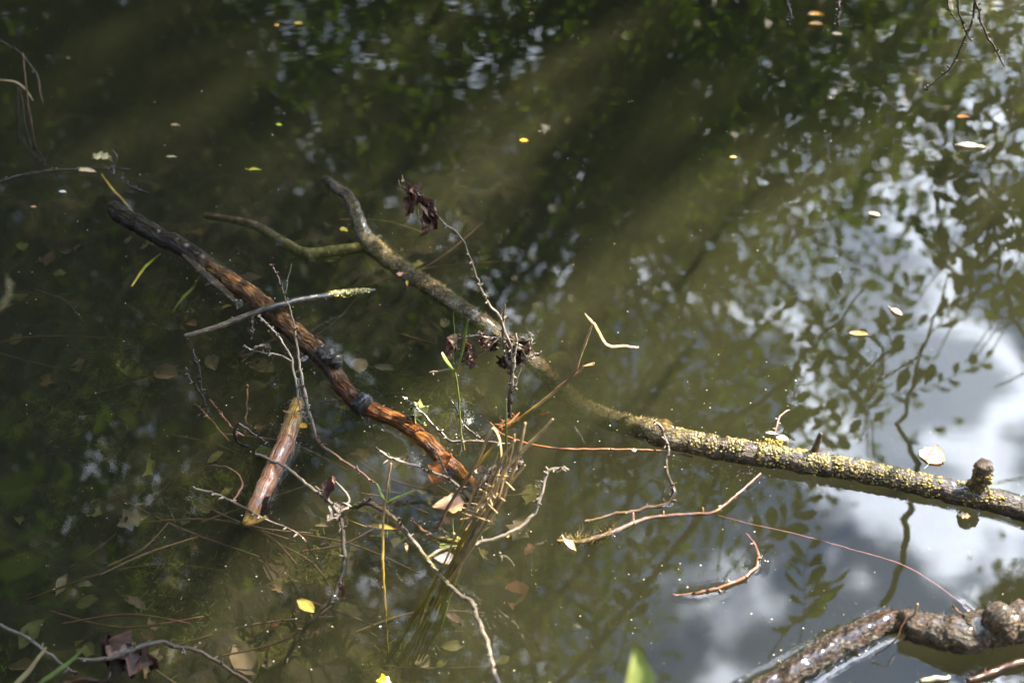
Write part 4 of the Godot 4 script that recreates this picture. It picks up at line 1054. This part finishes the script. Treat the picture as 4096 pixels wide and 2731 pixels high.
func make_reeds() -> void:
	rng.seed = 61
	var bl := {"seg": 8, "flat": 0.22, "amp": 0.05, "wander": 0.001, "cap": 0.3, "mott": 0.2}
	var st := {"thin": 0.56, "seg": 9, "amp": 0.07, "freq": 60.0, "wander": 0.0012, "cap": 0.1, "mott": 0.4}
	blades("grass_shoot", "green grass shoot with four upright blades right of the dark branch", "grass", [
		["stem", "blade", [1858, 1800, -20, 2.6, 1846, 1740, 2, 2.8, 1838, 1640, 42, 3, 1828, 1530, 86, 2.8, 1818, 1475, 108, 2.4], [STRAW * 0.6, Color(0.2, 0.2, 0.05), GREEN, GREEN, GREEN], st],
		["blade", "blade", [1818, 1485, 104, 2.6, 1814, 1420, 132, 3, 1818, 1340, 166, 2.6, 1813, 1245, 208, 1], [GREEN, GREEN * 1.2, GREEN * 1.4, GREEN], bl],
		["blade", "blade", [1822, 1485, 104, 3, 1845, 1420, 130, 4, 1860, 1340, 162, 4.4, 1873, 1275, 190, 2.6], [GREEN, GREEN * 1.2, GREEN * 1.2, GREEN], bl],
		["blade", "blade", [1818, 1490, 102, 3, 1800, 1465, 112, 6, 1780, 1432, 124, 6.5, 1768, 1410, 132, 3], [GREEN, GREEN * 1.3, GREEN * 1.2, STRAW], bl]])
	blades("grass_shoot", "single green stem rising among the dry reed tips", "grass", [
		["stem", "blade", [2028, 1880, 0, 3.6, 2026, 1800, 36, 3.6, 2024, 1700, 80, 3.4, 2025, 1595, 126, 2.8], [STRAW * 0.7, GREEN, GREEN * 1.1, Color(0.3, 0.3, 0.15)], st]])
	blades("grass_shoot", "yellow stem with three small green blades in front of the long twig", "grass", [
		["stem", "reed", [1552, 2620, -120, 2.6, 1545, 2500, -78, 2.8, 1535, 2330, -22, 3.3, 1530, 2200, 14, 3.5, 1532, 2080, 52, 3.5, 1545, 1965, 94, 3.4, 1563, 1852, 140, 3], [ALGAE, YELLOW * 0.6, YELLOW, YELLOW * 1.1, STRAW * 0.7, STRAW * 0.7, STRAW], st],
		["blade", "blade", [1552, 2010, 78, 2.5, 1530, 1985, 88, 4, 1515, 1955, 100, 3.4, 1506, 1932, 110, 1], [GREEN, GREEN * 1.8, GREEN * 1.6, GREEN], bl],
		["blade", "blade", [1555, 2005, 80, 2.5, 1590, 1988, 88, 4.2, 1625, 1972, 94, 3.6, 1658, 1958, 100, 1], [GREEN * 1.4, GREEN * 1.8, GREEN * 1.5, GREEN], bl],
		["blade", "blade", [1548, 2150, 28, 1.6, 1555, 2010, 78, 2, 1558, 1960, 96, 2.6, 1553, 1910, 116, 1], [STRAW, GREEN, GREEN * 1.3, GREEN], bl]])
	blades("grass_shoot", "tiny green shoot on the mossy joint of the bowed twig", "grass", [
		["blade", "blade", [1815, 2165, 8, 1.6, 1813, 2130, 22, 3.6, 1812, 2105, 32, 3.4, 1812, 2072, 46, 1], [GREEN * 0.8, GREEN * 1.7, GREEN * 1.6, GREEN], bl]])
	var S := STRAW
	var sp := {"thin": 0.6, "seg": 8, "flat": 0.45, "amp": 0.1, "freq": 80.0, "wander": 0.0015, "cap": 0.1, "mott": 0.5}
	var t := blades("reed_tuft", "leaning tuft of dry straw coloured reeds standing in the middle of the water", "reeds", [
		["stalk", "reed", [1590, 2660, -150, 6, 1660, 2545, -95, 6, 1740, 2410, -35, 6, 1840, 2260, 30, 5.6, 1936, 2106, 92, 5.4, 1994, 2026, 126, 5.2, 2051, 1890, 178, 4.8, 2074, 1815, 208, 4.4, 2101, 1690, 256, 3.4], [ALGAE, YELLOW * 0.6, YELLOW * 0.6, S * 0.6, Color(0.25, 0.25, 0.1), S * 0.8, S, S * 0.9, S * 0.8], st],
		["stalk", "reed", [1650, 2640, -150, 5, 1700, 2500, -80, 5, 1780, 2340, -10, 5.4, 1867, 2198, 52, 5.2, 1917, 2121, 84, 5, 1967, 2006, 130, 4.8, 2005, 1907, 170, 4.6, 2089, 1803, 214, 5, 2150, 1745, 240, 4.6, 2212, 1676, 268, 2.6], [ALGAE, YELLOW * 0.7, S * 0.5, S * 0.8, S, S * 0.9, S, S * 1.1, S * 1.1, S], st],
		["stalk", "reed", [1770, 2330, -8, 6, 1820, 2230, 34, 6.5, 1852, 2152, 66, 7, 1880, 2095, 90, 7.5, 1917, 2025, 118, 7, 1942, 1970, 140, 4], [YELLOW * 0.5, S * 0.5, YELLOW * 0.9, S * 0.8, S * 1.1, S * 1.2], sp],
		["stalk", "reed", [1752, 2110, 0, 4.6, 1806, 2003, 44, 5, 1879, 1899, 88, 5, 1929, 1803, 128, 4.8, 1960, 1730, 158, 4.6, 1976, 1714, 164, 5], [BROWN * 0.8, BROWN, BROWN * 1.4, S * 0.7, S * 0.8, S], st],
		["folded_leaf", "reed", [1974, 1714, 164, 5, 1988, 1728, 158, 7, 1999, 1760, 145, 7.5, 2004, 1815, 124, 7, 1998, 1870, 102, 6, 1988, 1925, 82, 3], [S, S * 1.2, S * 1.2, S, S * 0.9, S * 0.8], bl],
		["leaf", "reed", [1985, 1772, 140, 2, 1950, 1815, 120, 6, 1925, 1845, 108, 6.5, 1900, 1878, 96, 3], [YELLOW, YELLOW * 1.1, YELLOW, YELLOW * 0.6], bl],
		["stalk", "reed", [1760, 2350, -12, 5, 1830, 2240, 34, 5, 1900, 2120, 82, 5.4, 1945, 2030, 120, 5, 1975, 1920, 160, 4.6, 2010, 1830, 196, 4, 2060, 1760, 224, 3], [S * 0.4, S * 0.6, GREY, S * 0.8, GREY * 0.9, S * 0.8, S], st],
		["stalk", "reed", [1720, 2420, -40, 4, 1790, 2300, 4, 4.5, 1850, 2200, 46, 4.5, 1890, 2140, 74, 4, 1990, 2010, 130, 4, 2030, 1950, 154, 4, 2100, 1860, 190, 2.4], [ALGAE, YELLOW * 0.5, S * 0.6, S * 0.7, Color(0.2, 0.22, 0.08), S * 0.8, S * 0.8], st],
		["leaf", "reed", [1640, 2600, -130, 3, 1665, 2530, -98, 6, 1690, 2440, -66, 6, 1720, 2350, -30, 3], [ALGAE, YELLOW * 0.8, YELLOW * 0.7, ALGAE], bl],
		["stalk", "reed", [1985, 2020, 60, 3, 2020, 1900, 96, 4, 2045, 1810, 130, 3.6, 2058, 1735, 158, 2], [BROWN, S * 0.7, BROWN * 1.5, S * 0.8], st]])
	var b: Buf
	for k in 16:
		b = Buf.new()
		var dx := rng.randf_range(-45, 45)
		var c := (YELLOW * 0.8).lerp(Color(0.22, 0.26, 0.05), rng.randf())
		if k < 9:      # soft blades trailing down under water
			stick(b, [1800 + dx, 2270, 24, 1.5, 1745 + dx * 1.3, 2390, -20, 3, 1680 + dx * 1.8, 2520, -70, 3, 1610 + dx * 2.2, 2640 + rng.randf_range(-60, 60), -125, 1], [c * 0.9, c, c * 0.8, ALGAE], {"seg": 6, "flat": 0.25, "step": 0.012, "wander": 0.002, "amp": 0.05})
		else:
			stick(b, [1800 + dx, 2290, 16, 1, 1870 + dx, 2130, 84, 1.8, 1950 + dx * 1.6, 1990, 140, 1.6, 2020 + dx * 2.6, 1850 + rng.randf_range(-60, 80), 196, 0.6], [c * 0.8, c, STRAW, STRAW], {"seg": 6, "flat": 0.3, "step": 0.012, "wander": 0.002, "amp": 0.05})
		add(t, "blade", b, M.reed)
	b = Buf.new()
	for k in 26:
		var q := rng.randf()
		stick(b, [lerpf(1890, 2040, q) + rng.randf_range(-25, 25), lerpf(2080, 1880, q), 120 + 60 * q, 1.2, lerpf(1890, 2040, q) + rng.randf_range(-60, 60), lerpf(2080, 1880, q) + rng.randf_range(-40, 50), 115 + 60 * q, 0.8], [S, S * 1.2], {"seg": 4, "step": 0.01, "flat": 0.4, "wet": false})
	add(t, "frayed_fibres", b, M.reed).set_meta("kind", "stuff")
	blades("bent_reed", "tall reed stalk snapped at the top with its tip hanging, right of the dead shrub", "reeds", [
		["stalk", "reed", [1960, 1762, -60, 4.6, 2090, 1665, -14, 4.8, 2200, 1580, 20, 5, 2290, 1500, 58, 5, 2330, 1400, 100, 4.4, 2372, 1293, 148, 4], [YELLOW * 0.5, YELLOW * 0.8, S * 0.7, Color(0.28, 0.19, 0.06), BROWN * 1.6, S * 0.8, S], st],
		["tip", "reed", [2372, 1296, 147, 4, 2360, 1280, 152, 5, 2340, 1253, 162, 1.2], [S * 0.7, S, S * 1.1], bl],
		["hanging_tip", "reed", [2373, 1290, 149, 4, 2385, 1308, 142, 6, 2405, 1345, 126, 6, 2424, 1378, 112, 5, 2480, 1384, 108, 4.4, 2556, 1388, 104, 3], [S * 1.1, S * 1.1, S, S * 0.9, S, S], {"seg": 8, "flat": 0.35, "amp": 0.06, "cap": 0.1}],
		["side_stalk", "reed", [2288, 1503, 57, 4, 2320, 1482, 64, 3.4, 2335, 1462, 72, 3.6], [Color(0.3, 0.2, 0.08), BROWN * 1.2], st],
		["side_leaf", "reed", [2335, 1464, 72, 2, 2352, 1458, 74, 4.5, 2374, 1456, 76, 7, 2376, 1450, 78, 5], [S * 0.8, S, S * 1.2], bl]])
	blades("reed_stalk", "tall thin brown reed stalk in the far left water", "reeds", [["stalk", "reed", [134, 600, -20, 4, 124, 500, 34, 4, 108, 400, 84, 4, 88, 212, 178, 3.4], [DARK, BROWN * 0.6, BROWN, BROWN * 1.4], st]], "reeds at the far left")
	blades("reed_stalk", "short dark reed stalk with a bent straw leaf in the far left water", "reeds", [["stalk", "reed", [72, 560, -10, 4, 70, 460, 40, 4, 68, 350, 92, 4], [DARK, DARK, BROWN * 0.6], st], ["leaf", "reed", [-30, 318, 112, 4, 30, 322, 112, 6, 70, 332, 106, 6, 105, 362, 88, 6, 130, 402, 66, 3], [S * 0.5, S * 0.6, S * 0.5, S * 0.6, S * 0.5], bl]], "reeds at the far left")
	blades("reed_stalk", "dark slanting reed stalk between its two neighbours in the far left water", "reeds", [["stalk", "reed", [112, 575, -10, 3.6, 95, 470, 42, 3.6, 78, 345, 98, 3.4], [DARK, DARK, BROWN * 0.6], st]], "reeds at the far left")
	blades("bank_grass", "bright green grass blade at the near left bank", "grass", [["blade", "blade", [90, 2790, 20, 3, 150, 2740, 40, 7, 240, 2675, 66, 7, 290, 2635, 80, 6, 345, 2585, 98, 1.5], [GREEN, GREEN * 1.3, GREEN * 1.4, GREEN * 1.4, GREEN], bl]])
	blades("bank_grass", "withered tan grass blade at the near left bank", "grass", [["blade", "blade", [20, 2800, 20, 3, 60, 2740, 40, 7, 115, 2680, 64, 7, 182, 2590, 98, 3], [S * 0.5, S * 0.7, S * 0.7, S * 0.8], bl]])
	blades("sunken_grass", "yellow green ribbon of grass under water left of the dark branch", "grass", [["blade", "blade", [525, 1145, -30, 3, 560, 1090, -24, 5, 590, 1055, -18, 6, 640, 1015, -24, 3], [YELLOW, YELLOW, Color(0.3, 0.34, 0.04), ALGAE], bl]])
	blades("sunken_grass", "pale green ribbon of grass under water below the bark strip", "grass", [["blade", "blade", [690, 1245, -60, 4, 730, 1190, -44, 7, 770, 1150, -36, 6, 800, 1100, -40, 2], [ALGAE, Color(0.24, 0.3, 0.05), Color(0.24, 0.3, 0.05), ALGAE], bl]])
	blades("sunken_grass", "straight yellow straw in the far left water above the dark branch end", "grass", [["blade", "reed", [405, 695, 0, 2, 440, 745, -6, 4, 490, 800, -14, 4, 530, 845, -24, 3], [YELLOW, YELLOW, YELLOW, ALGAE], bl]])
	# the blurred leaf of a bank plant close to the camera
	var bp := based("bank_plant", "young green leafy plant on the near bank, out of focus", "plant", "", 2640, 3300, 180)
	b = Buf.new()
	stick(b, [2640, 3300, 180, 3, 2600, 3000, 400, 2.6, 2570, 2790, 540, 2], [GREEN * 0.8, GREEN, GREEN], {"seg": 8, "step": 0.02, "wet": false})
	add(bp, "stem", b, M.blade)
	b = Buf.new()
	leaf(b, at(2555, 2690, 0.56), along(Vector3(-0.06, 0.30, -0.25), 0.0), Vector2(0.046, 0.030), "birch", Color(0.15, 0.19, 0.06), {"rows": 16, "fold": 0.08, "curl": 0.10, "edge": Color(0.24, 0.27, 0.08)})
	add(bp, "leaf", b, M.blade)

func floater(called: String, label: String, x: float, y: float, shape: String, l: float, w: float, deg: float, col: Color, o := {}) -> void:
	var t := based(called, label, "leaf", o.get("group", ""), x, y)
	var b := Buf.new()
	var opt := {"curl": 0.05, "fold": 0.05, "edge": col * 0.6, "rows": 12, "crumple": 0.04}
	opt.merge(o, true)
	opt["stalk_buf"] = Buf.new()
	leaf(b, at(x, y, o.get("h", 3.0) * 0.001), yaw(deg, o.get("tilt", 0.0), o.get("roll", 0.0)), Vector2(l, w) * 0.001, shape, col, opt)
	var made := add(t, "blade", b, M.float_leaf)
	if opt.has("stalk"):
		part(made, "stalk", opt.stalk_buf.mesh(), M.float_leaf)

func make_leaves() -> void:
	rng.seed = 33
	var cream := Color(0.67, 0.50, 0.32)
	var amber := Color(0.62, 0.35, 0.04)
	var rose := Color(0.40, 0.22, 0.12)
	floater("birch_leaf", "large cream birch leaf with an orange half, afloat beyond the mossy log", 3735, 1815, "birch", 46, 44, 150, cream, {"edge": Color(0.60, 0.29, 0.06), "tilt": -3, "stalk": 0.012})
	floater("birch_leaf", "large pinkish tan birch leaf afloat under a leaning reed", 1793, 2018, "birch", 52, 42, -80, rose, {"stalk": 0.02})
	floater("birch_leaf", "rust brown curled leaf leaning on the sunken end of the dark branch", 1770, 1870, "birch", 58, 40, 140, Color(0.32, 0.12, 0.04), {"h": 16, "tilt": -35, "fold": 0.15, "curl": 0.12, "crumple": 0.08})
	floater("willow_leaf", "glossy amber leaf stuck to the side of the peeled log", 1206, 1702, "oval", 24, 14, 60, amber, {"h": 8, "tilt": -12, "stalk": 0.006})
	floater("small_leaf", "round yellow leaf afloat beside the pale twigs", 1081, 1324, "oval", 12, 10, 70, Color(0.69, 0.43, 0.03))
	floater("small_leaf", "tiny yellow triangular leaf between the twig and the dark branch", 1236, 1396, "birch", 10, 7, 10, Color(0.69, 0.43, 0.03), {"tilt": -40, "h": 8})
	floater("small_leaf", "pink crumpled petal on the drowned branch", 1600, 1095, "bitten", 13, 12, 30, Color(0.69, 0.35, 0.22), {"crumple": 0.2})
	floater("small_leaf", "yellow crescent leaf beside the drowned branch", 1628, 1136, "lance", 17, 6, 5, YELLOW, {"fold": 0.25})
	floater("small_leaf", "yellow leaf at the fork of the drowned branch", 1375, 918, "oval", 20, 12, 60, Color(0.60, 0.46, 0.04), {"crumple": 0.1})
	floater("willow_leaf", "slender yellow green leaf afloat above the dark branch", 1018, 677, "lance", 30, 10, 82, Color(0.50, 0.46, 0.04), {"stalk": 0.006})
	floater("willow_leaf", "pale slender leaf afloat left of the yellow green one", 685, 626, "lance", 24, 7, 85, Color(0.50, 0.43, 0.25))
	floater("willow_leaf", "small curled pale leaf in the far left water", 702, 503, "lance", 22, 9, 80, Color(0.50, 0.40, 0.25), {"fold": 0.2})
	floater("willow_leaf", "small green leaf in the far left water", 1115, 498, "lance", 17, 8, 70, Color(0.25, 0.38, 0.04))
	floater("cupped_leaf", "large pale cupped leaf lying on the surface twig", 408, 636, "bitten", 46, 24, 75, Color(0.56, 0.50, 0.28), {"fold": 0.2, "crumple": 0.08, "h": 8})
	floater("willow_leaf", "long cream leaf on the surface twig beside the cupped leaf", 345, 681, "lance", 42, 15, 80, Color(0.62, 0.46, 0.28), {"h": 5})
	floater("small_leaf", "white petal in the far left water", 250, 766, "lance", 17, 8, 80, Color(0.69, 0.71, 0.68))
	floater("small_leaf", "tan scrap of leaf in the left water below the white petal", 133, 826, "lance", 14, 6, 85, Color(0.60, 0.35, 0.18))
	floater("small_leaf", "yellow leaf far out in the left water", 1193, 92, "oval", 22, 13, 80, Color(0.62, 0.43, 0.05))
	floater("small_leaf", "little orange leaf far out beside the yellow one", 1106, 100, "oval", 13, 8, 80, Color(0.60, 0.34, 0.08))
	floater("small_leaf", "bright amber two lobed leaf alone in the open water", 2097, 561, "bitten", 20, 12, 84, Color(0.75, 0.40, 0.02))
	floater("small_leaf", "yellow sliver of leaf in the open water", 2935, 627, "lance", 16, 6, 84, YELLOW * 1.2)
	floater("birch_leaf", "orange leaf far out under the dangling twigs, the further of two", 3265, 60, "birch", 40, 22, 85, Color(0.62, 0.32, 0.03), {"fold": 0.15, "h": 12})
	floater("birch_leaf", "orange leaf far out under the dangling twigs, the nearer of two", 3265, 95, "oval", 36, 16, 85, Color(0.56, 0.28, 0.03))
	floater("small_leaf", "cream leaf far out beside the two orange ones", 3350, 135, "oval", 26, 14, 80, cream)
	floater("small_leaf", "orange leaf beneath the hanging twig", 3856, 466, "birch", 26, 18, 70, Color(0.67, 0.28, 0.05), {"tilt": -10})
	floater("willow_leaf", "long white glinting leaf in the right water", 3885, 582, "lance", 66, 14, 82, Color(0.75, 0.74, 0.66), {"roll": 8})
	floater("small_leaf", "cream oval leaf afloat between the leaf reflections", 3500, 855, "oval", 24, 13, 65, Color(0.67, 0.50, 0.30))
	floater("small_leaf", "pale brown oval leaf in the right water", 3588, 1245, "oval", 26, 13, 40, Color(0.50, 0.35, 0.24), {"stalk": 0.006})
	floater("willow_leaf", "sunken orange leaf just under the surface in the right water", 3440, 1335, "lance", 40, 13, 82, Color(0.50, 0.26, 0.05), {"h": -6})
	floater("small_leaf", "cream leaf pressed against the moss of the log", 3130, 1752, "oval", 20, 13, 80, Color(0.75, 0.62, 0.40), {"h": 6})
	floater("small_leaf", "narrow cream leaf beside the red shoot", 3090, 1732, "lance", 22, 7, 78, Color(0.69, 0.57, 0.36))
	floater("curled_leaf", "curled tan leaf at the start of the mossy log", 2655, 1702, "oval", 36, 16, 70, Color(0.50, 0.35, 0.12), {"h": 14, "fold": 0.25, "curl": 0.2})
	floater("small_leaf", "white scrap on the orange stem", 2538, 1800, "bitten", 8, 7, 20, Color(0.69, 0.66, 0.50), {"h": 7})
	floater("willow_leaf", "cream boat shaped leaf afloat right of the reed tuft", 2282, 2182, "lance", 30, 11, 35, Color(0.74, 0.66, 0.46), {"fold": 0.12, "stalk": 0.01})
	floater("small_leaf", "pale tan leaf on the log's near side in the cloud reflection", 3860, 2062, "bitten", 20, 13, 80, Color(0.31, 0.22, 0.10), {"h": 2})
	floater("sunken_leaf", "yellow spotted oval leaf sunk just under the surface", 1222, 2422, "oval", 36, 18, 50, Color(0.40, 0.32, 0.06), {"h": -12})
	floater("sunken_leaf", "brown leaf hanging in the water under the bent reed", 2180, 1655, "oval", 34, 18, 15, Color(0.36, 0.18, 0.05), {"h": -20, "tilt": -50})
	floater("sunken_leaf", "long yellow brown leaf under water by the long twig", 1530, 2110, "lance", 50, 11, 82, Color(0.32, 0.22, 0.04), {"h": -10, "stalk": 0.03})
	floater("sunken_leaf", "grey wet leaf under the mossy arm of the long twig", 1775, 2230, "oval", 40, 24, 65, Color(0.17, 0.15, 0.15), {"h": 2})
	floater("sunken_leaf", "green slimy leaf above the grey wet one", 1790, 2175, "bitten", 36, 24, 60, Color(0.14, 0.16, 0.05), {"h": 3})
	floater("small_leaf", "tan seed husk below the long twig", 1625, 2190, "lance", 20, 6, 10, Color(0.40, 0.28, 0.10), {"h": -2})
	floater("small_leaf", "orange scrap beside the bowed twig", 2030, 2142, "bitten", 9, 7, 10, Color(0.60, 0.25, 0.06))
	floater("yellow_flower", "small yellow flower at the near edge of the water", 1535, 2722, "bitten", 20, 16, 80, Color(0.75, 0.68, 0.03), {"h": 6, "crumple": 0.2})
	# dead leaves and twigs on the pond bed
	var kinds := [["brown sunken leaf lying on the dark pond bed", Color(0.10, 0.06, 0.03)], ["yellow green sunken leaf lying on the dark pond bed", Color(0.15, 0.14, 0.035)], ["rust red sunken leaf lying on the dark pond bed", Color(0.14, 0.055, 0.03)], ["pale tan sunken leaf lying on the dark pond bed", Color(0.19, 0.145, 0.085)]]
	for k in 120:
		var x := 60 + 2100.0 * pow(rng.randf(), 1.3)
		var y := rng.randf_range(950, 2700)
		var p := at(x, y, -0.15)
		p = at(x, y, bed_height(p.x, p.z))
		p = at(x, y, bed_height(p.x, p.z) + 0.006)
		var q: Array = kinds[[0, 0, 1, 1, 2, 3][rng.randi() % 6]]
		var b := Buf.new()
		var l := rng.randf_range(0.025, 0.06)
		leaf(b, Vector3.ZERO, yaw(rng.randf_range(0, 360), rng.randf_range(-16, 16), rng.randf_range(-20, 20)), Vector2(l, l * rng.randf_range(0.3, 0.75)), ["oval", "birch", "lance", "bitten"][rng.randi() % 4], (q[1] as Color) * rng.randf_range(0.6, 1.2), {"rows": 8, "crumple": 0.08, "fold": 0.1, "curl": 0.08})
		var o := single("sunken_leaf", b.mesh(), M.sunk_leaf, q[0], "leaf", "dead leaves on the pond bed")
		o.position = p
	for k in 50:
		var x := rng.randf_range(20, 1900)
		var y := rng.randf_range(900, 2700)
		var p := at(x, y, -0.13)
		p = at(x, y, bed_height(p.x, p.z) + rng.randf_range(0.01, 0.05))
		var a := rng.randf_range(-0.9, 0.9)
		var d := Vector3(cos(a), rng.randf_range(-0.08, 0.08), sin(a)) * rng.randf_range(0.05, 0.16)
		var n := Vector3(-d.z, 0, d.x) * rng.randf_range(-0.25, 0.25)
		var b := Buf.new()
		var red := rng.randf() < 0.5
		var c := (RED if red else BROWN * 1.3) * rng.randf_range(0.5, 1.1)
		tube(b, PackedVector3Array([-d, n, d]), PackedFloat32Array([0.0016, 0.0022, 0.0014]), PackedColorArray([c, c * 0.8, c]), {"seg": 6, "step": 0.02, "wet": false})
		var o := single("sunken_twig", b.mesh(), M.twig, "thin reddish twig sunk among the leaves on the pond bed" if red else "thin brown twig sunk among the leaves on the pond bed", "twig", "twigs on the pond bed")
		o.position = p
	# clouds of green algae on the bed
	var n := 0
	for q in ALGAE_SPOTS:
		var p := at(q[0], q[1], -0.12)
		p = at(q[0], q[1], bed_height(p.x, p.z) + 0.012)
		var b := Buf.new()
		for k in 260:
			var d: Vector3 = Vector3(rng.randfn() * 0.55, absf(rng.randfn()) * 0.12, rng.randfn() * 0.55) * q[2]
			var e: Vector3 = d + Vector3(rng.randf_range(-1, 1), rng.randf_range(0.0, 0.8), rng.randf_range(-1, 1)) * 0.016
			var m: Vector3 = d.lerp(e, 0.5) + Vector3(rng.randf_range(-1, 1), rng.randf_range(-1, 1), rng.randf_range(-1, 1)) * 0.006
			var w := Vector3(rng.randf_range(-1, 1), 0, rng.randf_range(-1, 1)).normalized() * 0.0005
			var c := Color(0.15, 0.15, 0.02).lerp(Color(0.09, 0.11, 0.02), rng.randf()) * rng.randf_range(0.6, 1.2)
			var v0 := b.v.size()
			for v in [d - w, d + w, m - w, m + w, e]:
				b.v.append(v)
				b.n.append(Vector3.UP)
				b.c.append(c)
				b.uv.append(Vector2.ZERO)
			b.i.append_array(PackedInt32Array([v0, v0 + 1, v0 + 2, v0 + 1, v0 + 3, v0 + 2, v0 + 2, v0 + 3, v0 + 4]))
		var o := single("algae_tuft", b.mesh(), M.sunk_leaf, "fuzzy yellow green cushion of algae on the pond bed", "algae", "algae cushions on the pond bed")
		o.position = p
		n += 1
	# seed fluff caught on the water
	for q in [["seed_fluff", "white seed fluff caught on the dark twig by the grass shoot", 1872, 1680, 40], ["seed_fluff", "wisp of white fluff beside the black leaf clump", 2120, 1350, 8]]:
		var t := based(q[0], q[1], "fluff", "", q[2], q[3])
		var b := Buf.new()
		for k in q[4]:
			var p: Vector3 = at(q[2] + rng.randfn() * 10, q[3] + rng.randfn() * 16, 0.012)
			var d := Vector3(rng.randf_range(-0.6, 1.0), rng.randf_range(-0.2, 0.8), rng.randf_range(-1, 1)).normalized() * rng.randf_range(0.004, 0.011)
			tube(b, PackedVector3Array([p, p + d * 0.5 + Vector3(0, 0.001, 0), p + d]), PackedFloat32Array([0.0002, 0.0002, 0.0001]), PackedColorArray([Color(0.8, 0.8, 0.8), Color(0.8, 0.8, 0.8), Color(0.85, 0.85, 0.85)]), {"seg": 3, "step": 0.02, "wet": false})
		add(t, "hairs", b, M.fluff)
	# dust and pollen on the surface
	var dust := SphereMesh.new()
	dust.radius = 0.5
	dust.height = 0.6
	dust.radial_segments = 6
	dust.rings = 3
	var mm := MultiMesh.new()
	mm.transform_format = MultiMesh.TRANSFORM_3D
	mm.use_colors = true
	mm.mesh = dust
	mm.instance_count = 3000
	for k in mm.instance_count:
		var x := rng.randf_range(-200, 4300)
		var y := rng.randf_range(-100, 2800)
		var s := 0.0004 + 0.0014 * pow(rng.randf(), 6.0)
		var p := at(x, y, 0.0004)
		if k % 3 == 0:
			var l: Array = wet_lines[rng.randi() % wet_lines.size()]
			var n2: Vector3 = (l[1] - l[0]).cross(Vector3.UP).normalized()
			p = l[0] + n2 * (l[2] + absf(rng.randfn()) * 0.015) * (1.0 if rng.randf() < 0.5 else -1.0)
			p.y = 0.0004
		mm.set_instance_transform(k, Transform3D(Basis().scaled(Vector3(s * rng.randf_range(0.8, 2.0), s, s)), p))
		mm.set_instance_color(k, [Color(0.75, 0.72, 0.65), Color(0.6, 0.5, 0.3), Color(0.8, 0.8, 0.8)][rng.randi() % 3])
	var mi := MultiMeshInstance3D.new()
	mi.name = "surface_dust"
	mi.multimesh = mm
	mi.material_override = M.specks
	add_child(mi)
	mi.set_meta("kind", "stuff")
	mi.set_meta("label", "pale dust and pollen scattered over the water surface")
	mi.set_meta("category", "dust")

func _ready() -> void:
	cam_basis = Basis(Vector3.RIGHT, deg_to_rad(PITCH))
	noise.seed = 4
	noise.frequency = 1.0
	noise.fractal_octaves = 2
	var cam := Camera3D.new()
	cam.name = "camera"
	cam.position = EYE
	cam.rotation_degrees = Vector3(PITCH, 0, 0)
	cam.near = 0.05
	cam.far = 400.0
	var lens := CameraAttributesPhysical.new()
	lens.frustum_focal_length = 17.5 / (2731.0 / 2.0 / F)
	lens.exposure_aperture = 4.2
	lens.frustum_focus_distance = 2.25
	lens.frustum_near = 0.05
	lens.frustum_far = 400.0
	cam.attributes = lens
	add_child(cam)
	cam.fov = rad_to_deg(2.0 * atan(2731.0 / 2.0 / F))
	cam.current = true
	print("fov ", cam.fov)
	var env := Environment.new()
	env.background_mode = Environment.BG_SKY
	env.sky = Sky.new()
	env.sky.sky_material = make_sky()
	env.tonemap_mode = Environment.TONE_MAPPER_LINEAR
	env.tonemap_exposure = 6.3
	env.volumetric_fog_enabled = true
	env.volumetric_fog_density = 0.0
	env.sdfgi_enabled = true
	env.ssao_enabled = true
	env.ssil_enabled = true
	var we := WorldEnvironment.new()
	we.name = "environment"
	we.environment = env
	add_child(we)
	var sun := DirectionalLight3D.new()
	sun.name = "sun"
	sun.light_energy = 1.6
	sun.light_color = Color(1.0, 0.94, 0.83)
	sun.light_angular_distance = 0.5
	sun.shadow_enabled = true
	sun.basis = Basis.looking_at(-sun_dir())
	add_child(sun)
	make_materials()
	make_ground()
	make_logs()
	make_twigs()
	make_reeds()
	make_leaves()
	make_water()
	make_trees()
	make_willow()
	print("done ", Time.get_ticks_msec())
